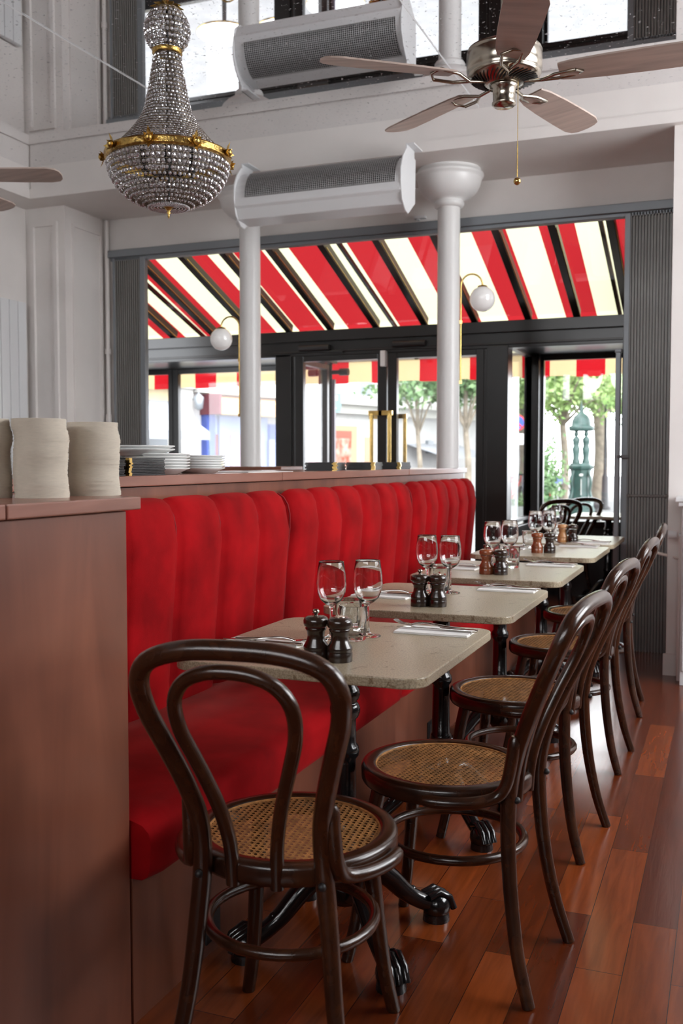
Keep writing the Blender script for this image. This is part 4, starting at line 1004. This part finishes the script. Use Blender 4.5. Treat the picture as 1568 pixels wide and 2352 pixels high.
# trees
M_leaf = mat('pale_leaves', (.13, .24, .06), .6, col2=(.3, .4, .14), vscale=2); M_leafd = mat('deep_leaves', (.07, .15, .06), .6, col2=(.17, .26, .11), vscale=2); M_bark = mat('plane_bark', (.2, .17, .13), .9, var=.25, vscale=6)  # a lighter yellow-green and a deeper green, one per tree
lt_ = M_leaf.node_tree
def tree(label, px_, d, h, r, zc, n, tr, ml, seed):
    rnd = random.Random(seed); t = thing('plane_tree', label, 'tree', at(px_, d), 0)
    MB().tube(catmull([(0, 0, 0), (.06 * h / 5, 0, h * .25), (-.04, .05, h * .5), (0, 0, h * .8)], 4), [tr, tr * .93, tr * .9, tr * .85, tr * .8, tr * .76, tr * .72, tr * .68, tr * .62, tr * .56, tr * .5, tr * .4, tr * .3], 10).build('trunk', M_bark, t)
    m = MB(); cl = [(rnd.uniform(-r, r), rnd.uniform(-r, r), zc + rnd.uniform(-.5, .6) * r) for _ in range(26)]
    for i in range(n):
        c = cl[rnd.randrange(26)]; p = Vector((rnd.gauss(0, 1), rnd.gauss(0, 1), rnd.gauss(0, .8))) * r * .17 + Vector(c)
        a = Vector((rnd.gauss(0, 1), rnd.gauss(0, 1), rnd.gauss(0, 1))).normalized(); b = a.cross(Vector((rnd.gauss(0, 1), rnd.gauss(0, 1), rnd.gauss(0, 1)))).normalized(); s = rnd.uniform(.05, .1)
        m.add([p - a * s, p + b * s * .6, p + a * s, p - b * s * .6], [(0, 1, 2, 3)])
    tag(m.build('foliage', ml, t), kind='stuff'); br = MB()
    for c in cl[:9]: br.tube([(0, 0, h * .45), (c[0] * .4, c[1] * .4, (h * .45 + c[2]) / 2 + .1), c], [tr * .35, tr * .2, tr * .08], 6)
    br.build('branches', M_bark, t)
tree('slim pale-barked tree left of the green fountain', 1292, 27, 5.2, 1.9, 4.0, 9000, .13, M_leaf, 1)
tree('thicker pale-barked tree right behind the green fountain', 1374, 33, 6.5, 2.8, 5.0, 12000, .28, M_leaf, 2)
tree('dark leafy tree seen through the narrow side pane', 1195, 30, 5.5, 1.6, 4.3, 7000, .12, M_leafd, 3)
tree('light tree seen through the right door glass', 1070, 24, 4.6, 1.1, 3.5, 2600, .1, M_leafd, 4)
tree('light tree seen beside the right column through the door', 960, 24, 4.4, .9, 3.3, 1300, .08, M_leafd, 5)
tree('broad tree behind the lamp post at the right of the bay window', 1450, 36, 6.5, 2.6, 4.2, 9000, .2, M_leafd, 6)
t = thing('shrub', 'low dark shrub between the fountain and the bay window post', 'shrub', at(1252, 24), 0); m = MB(); rnd = random.Random(5)
for i in range(1200):
    p = Vector((rnd.gauss(0, .2), rnd.gauss(0, .2), .9 + rnd.gauss(0, .45))); a = Vector((rnd.gauss(0, 1), rnd.gauss(0, 1), rnd.gauss(0, 1))).normalized() * .06; b = a.cross(Vector((rnd.gauss(0, 1), 1, 0))).normalized() * .035
    if p.z > 0: m.add([p - a, p + b, p + a, p - b], [(0, 1, 2, 3)])
tag(m.build('foliage', M_leafd, t), kind='stuff'); MB().tube([(0, 0, 0), (0, 0, .8)], .04, 8).build('stem', M_bark, t)

# Fountain
t = thing('drinking_fountain', 'green cast iron drinking fountain with caryatids under a dome, on the square', 'fountain', at(1333, 25), math.radians(10)); t.scale = (.72, .72, 1)
M_gr = mat('green_cast_iron', (.022, .055, .047), .4, var=.2, vscale=6)
MB().lathe([(.62, 0), (.62, .10), (.55, .11), (.55, .22), (.48, .24), (.46, .34), (.42, .36), (.36, .40), (.34, .6), (.33, .95), (.36, 1.12), (.42, 1.16), (.44, 1.22), (.38, 1.26), (.36, 1.3)], 8, smooth=False).build('pedestal', M_gr, t)
for k in range(4):
    a = PI / 4 + k * PI / 2; cx, cy = .24 * math.cos(a), .24 * math.sin(a)
    MB().lathe([(.13, 1.3), (.13, 1.34), (.10, 1.42), (.115, 1.55), (.13, 1.66), (.09, 1.74), (.115, 1.82), (.13, 1.9), (.08, 1.95), (.045, 1.97), (.075, 2.0), (.078, 2.05), (.045, 2.1)], 12, (cx, cy, 0)).tube([(cx + .07 * math.cos(a + 1), cy + .07 * math.sin(a + 1), 1.9), (cx + .1 * math.cos(a + 1), cy + .1 * math.sin(a + 1), 1.78), (cx, cy, 1.68)], .02, 6).build('caryatid', M_gr, t)
    MB().tube(catmull([(.36 * math.cos(a), .36 * math.sin(a), 1.1), (.46 * math.cos(a), .46 * math.sin(a), .85), (.42 * math.cos(a), .42 * math.sin(a), .6), (.52 * math.cos(a), .52 * math.sin(a), .38)], 4), .05, 8).build('scroll', M_gr, t)
MB().lathe([(.36, 2.1), (.42, 2.12), (.44, 2.2), (.40, 2.23), (.34, 2.24), (.33, 2.3), (.31, 2.38), (.25, 2.47), (.16, 2.53), (.08, 2.56), (.07, 2.6), (.09, 2.62), (.05, 2.66), (.06, 2.7), (.03, 2.76), (.012, 2.86), (.002, 2.92)], 24).build('dome', M_gr, t)
MB().box(-.06, .06, -.375, -.34, .98, 1.03).lathe([(.012, .5), (.012, .9)], 6, (0, -.36, 0)).build('emblem', M_stonef, t)
# lamp post
t = thing('street_lamp_post', 'slim dark lamp post on the square, right of the fountain', 'lamp post', at(1389, 27.5))
MB().lathe([(.16, 0), (.16, .08), (.1, .12), (.085, .9), (.06, .98), (.045, 1.05), (.04, 2.2), (.03, 4.6)], 14).build('post', M_blackm, t)
MB().lathe([(.05, 4.6), (.16, 4.7), (.18, 5.0), (.05, 5.12), (.01, 5.2)], 10).build('lantern', M_blackm, t)
# no-stopping sign
t = thing('no_parking_sign', 'round blue no-parking sign with a red rim and slash on a post', 'road sign', at(1186, 20), math.radians(21.46))
MB().tube([(0, .03, 0), (0, .03, 2.3)], .03, 8).build('post', M_greyL, t)
def disc(r, y, z, m_, name): o = MB(); o.tube([(0, y, z), (0, y - .008, z)], r, 32); return o.build(name, m_, t)
disc(.165, 0, 2.12, M_red, 'red_rim'); disc(.132, -.009, 2.12, mat('sign_blue', (.03, .09, .5), .4), 'blue_field')
MB().obox((0, -.021, 2.12), (1, 0, -1), (0, 1, 0), (1, 0, 1), .14, .003, .017).build('red_slash', M_red, t)
sp = MB().box(-.15, .15, -.01, .01, 1.68, 1.90).build('supplementary_panel', M_napkin, t)
lg = MB()
for i in range(4): lg.box(-.12, .12 - .02 * (i % 2), -.016, -.01, 1.86 - i * .05, 1.875 - i * .05)
lg.build('printed_lines', M_greyL, sp)
# bollard
t = thing('street_bollard', 'short dark round-headed bollard right of the fountain', 'bollard', at(1373, 20))
MB().lathe([(.07, 0), (.06, .03), (.05, .3), (.07, .33), (.05, .36), (.085, .44), (.085, .5), (.05, .56), (.001, .58)], 16).build('bollard_body', M_blackm, t)
tag(MB().box(-.6, .6, -.3, .3, 0, .35).build('stone_planter', mat('planter_stone', (.2, .21, .2), .8), None), 'low dark stone planter seen through the narrow side pane', 'planter').location = at(1188, 22)
t = thing('hedge_plant', 'green plants growing in the stone planter', 'plant', (at(1188, 22)[0], at(1188, 22)[1], GZ + .35)); m = MB()
for i in range(900):
    p = Vector((rnd.uniform(-.55, .55), rnd.uniform(-.25, .25), abs(rnd.gauss(0, .1)))); a = Vector((rnd.gauss(0, 1), rnd.gauss(0, 1), abs(rnd.gauss(0, 1)))).normalized() * .05; b = a.cross(Vector((1, .3, 0))).normalized() * .025
    m.add([p, p + a * .5 + b, p + a, p + a * .5 - b], [(0, 1, 2, 3)])
tag(m.build('foliage', M_leafd, t), kind='stuff')
# bicycles
def bicycle(label, px_, d, rz, m_):
    t = thing('bicycle', label, 'bicycle', at(px_, d), math.radians(rz), 'bicycles parked on the square')
    for x in (-.52, .52):
        wv = MB().tube([(x + .33 * math.cos(2 * PI * i / 28), 0, .34 + .33 * math.sin(2 * PI * i / 28)) for i in range(28)], .018, 6, closed=True)
        for k in range(10): wv.tube([(x, 0, .34), (x + .32 * math.cos(PI * k / 5), 0, .34 + .32 * math.sin(PI * k / 5))], .003, 4, cap=False)
        wv.build('wheel', M_blackm, t)
    MB().tube([(-.52, 0, .34), (-.1, 0, .3), (-.2, 0, .85)], .018, 8).tube([(-.1, 0, .3), (.38, 0, .85), (-.18, 0, .75)], .02, 8).tube([(.52, 0, .34), (.36, 0, .95)], .018, 8).tube([(-.52, 0, .34), (-.18, 0, .75)], .014, 8).build('frame', m_, t)
    MB().tube([(.28, -.25, 1.0), (.36, -.1, .98), (.36, .1, .98), (.28, .25, 1.0)], .015, 8).build('handlebar', M_blackm, t)
    MB().box(-.33, -.08, -.07, .07, .86, .91).build('saddle', M_blackm, t, .02)
    MB().box(-.75, -.35, -.15, .15, .75, .95).build('rear_basket', m_, t)
bicycle('red bicycle parked beyond the narrow side pane', 1180, 28, 70, M_red)
bicycle('grey bicycle parked beyond the narrow side pane, right of the red one', 1205, 26, 110, M_greyL)
bicycle('red bicycle parked left of the fountain behind the tree trunk', 1268, 30, 60, M_red)
bicycle('blue-grey bicycle parked left of the fountain', 1247, 27, 130, mat('bike_blue', (.1, .15, .35), .4))
# outdoor round tables seen in the mirror
ot = thing('terrace_table', 'x', 'table')
MB().lathe([(.0, .735), (.3, .735), (.305, .745), (.3, .75), (0, .751)], 40, cap=False).build('round_top', M_plate, ot)
MB().lathe([(.298, .728), (.308, .73), (.31, .742), (.305, .748)], 40, cap=False).build('brass_rim', M_brass, ot)
MB().lathe([(.2, 0), (.2, .02), (.03, .05), (.022, .7), (.08, .735)], 20).build('pedestal', M_blackm, ot)
for i, (x, y, lb) in enumerate(((-5.3, 9.95, 'left'), (-4.65, 10.1, 'middle'), (-3.9, 9.75, 'right'))):
    place(ot, i == 0, (x, y, GZ), 0, 'round white terrace table outside, %s of three seen reflected in the mirror ceiling' % lb, 'round terrace tables outside')
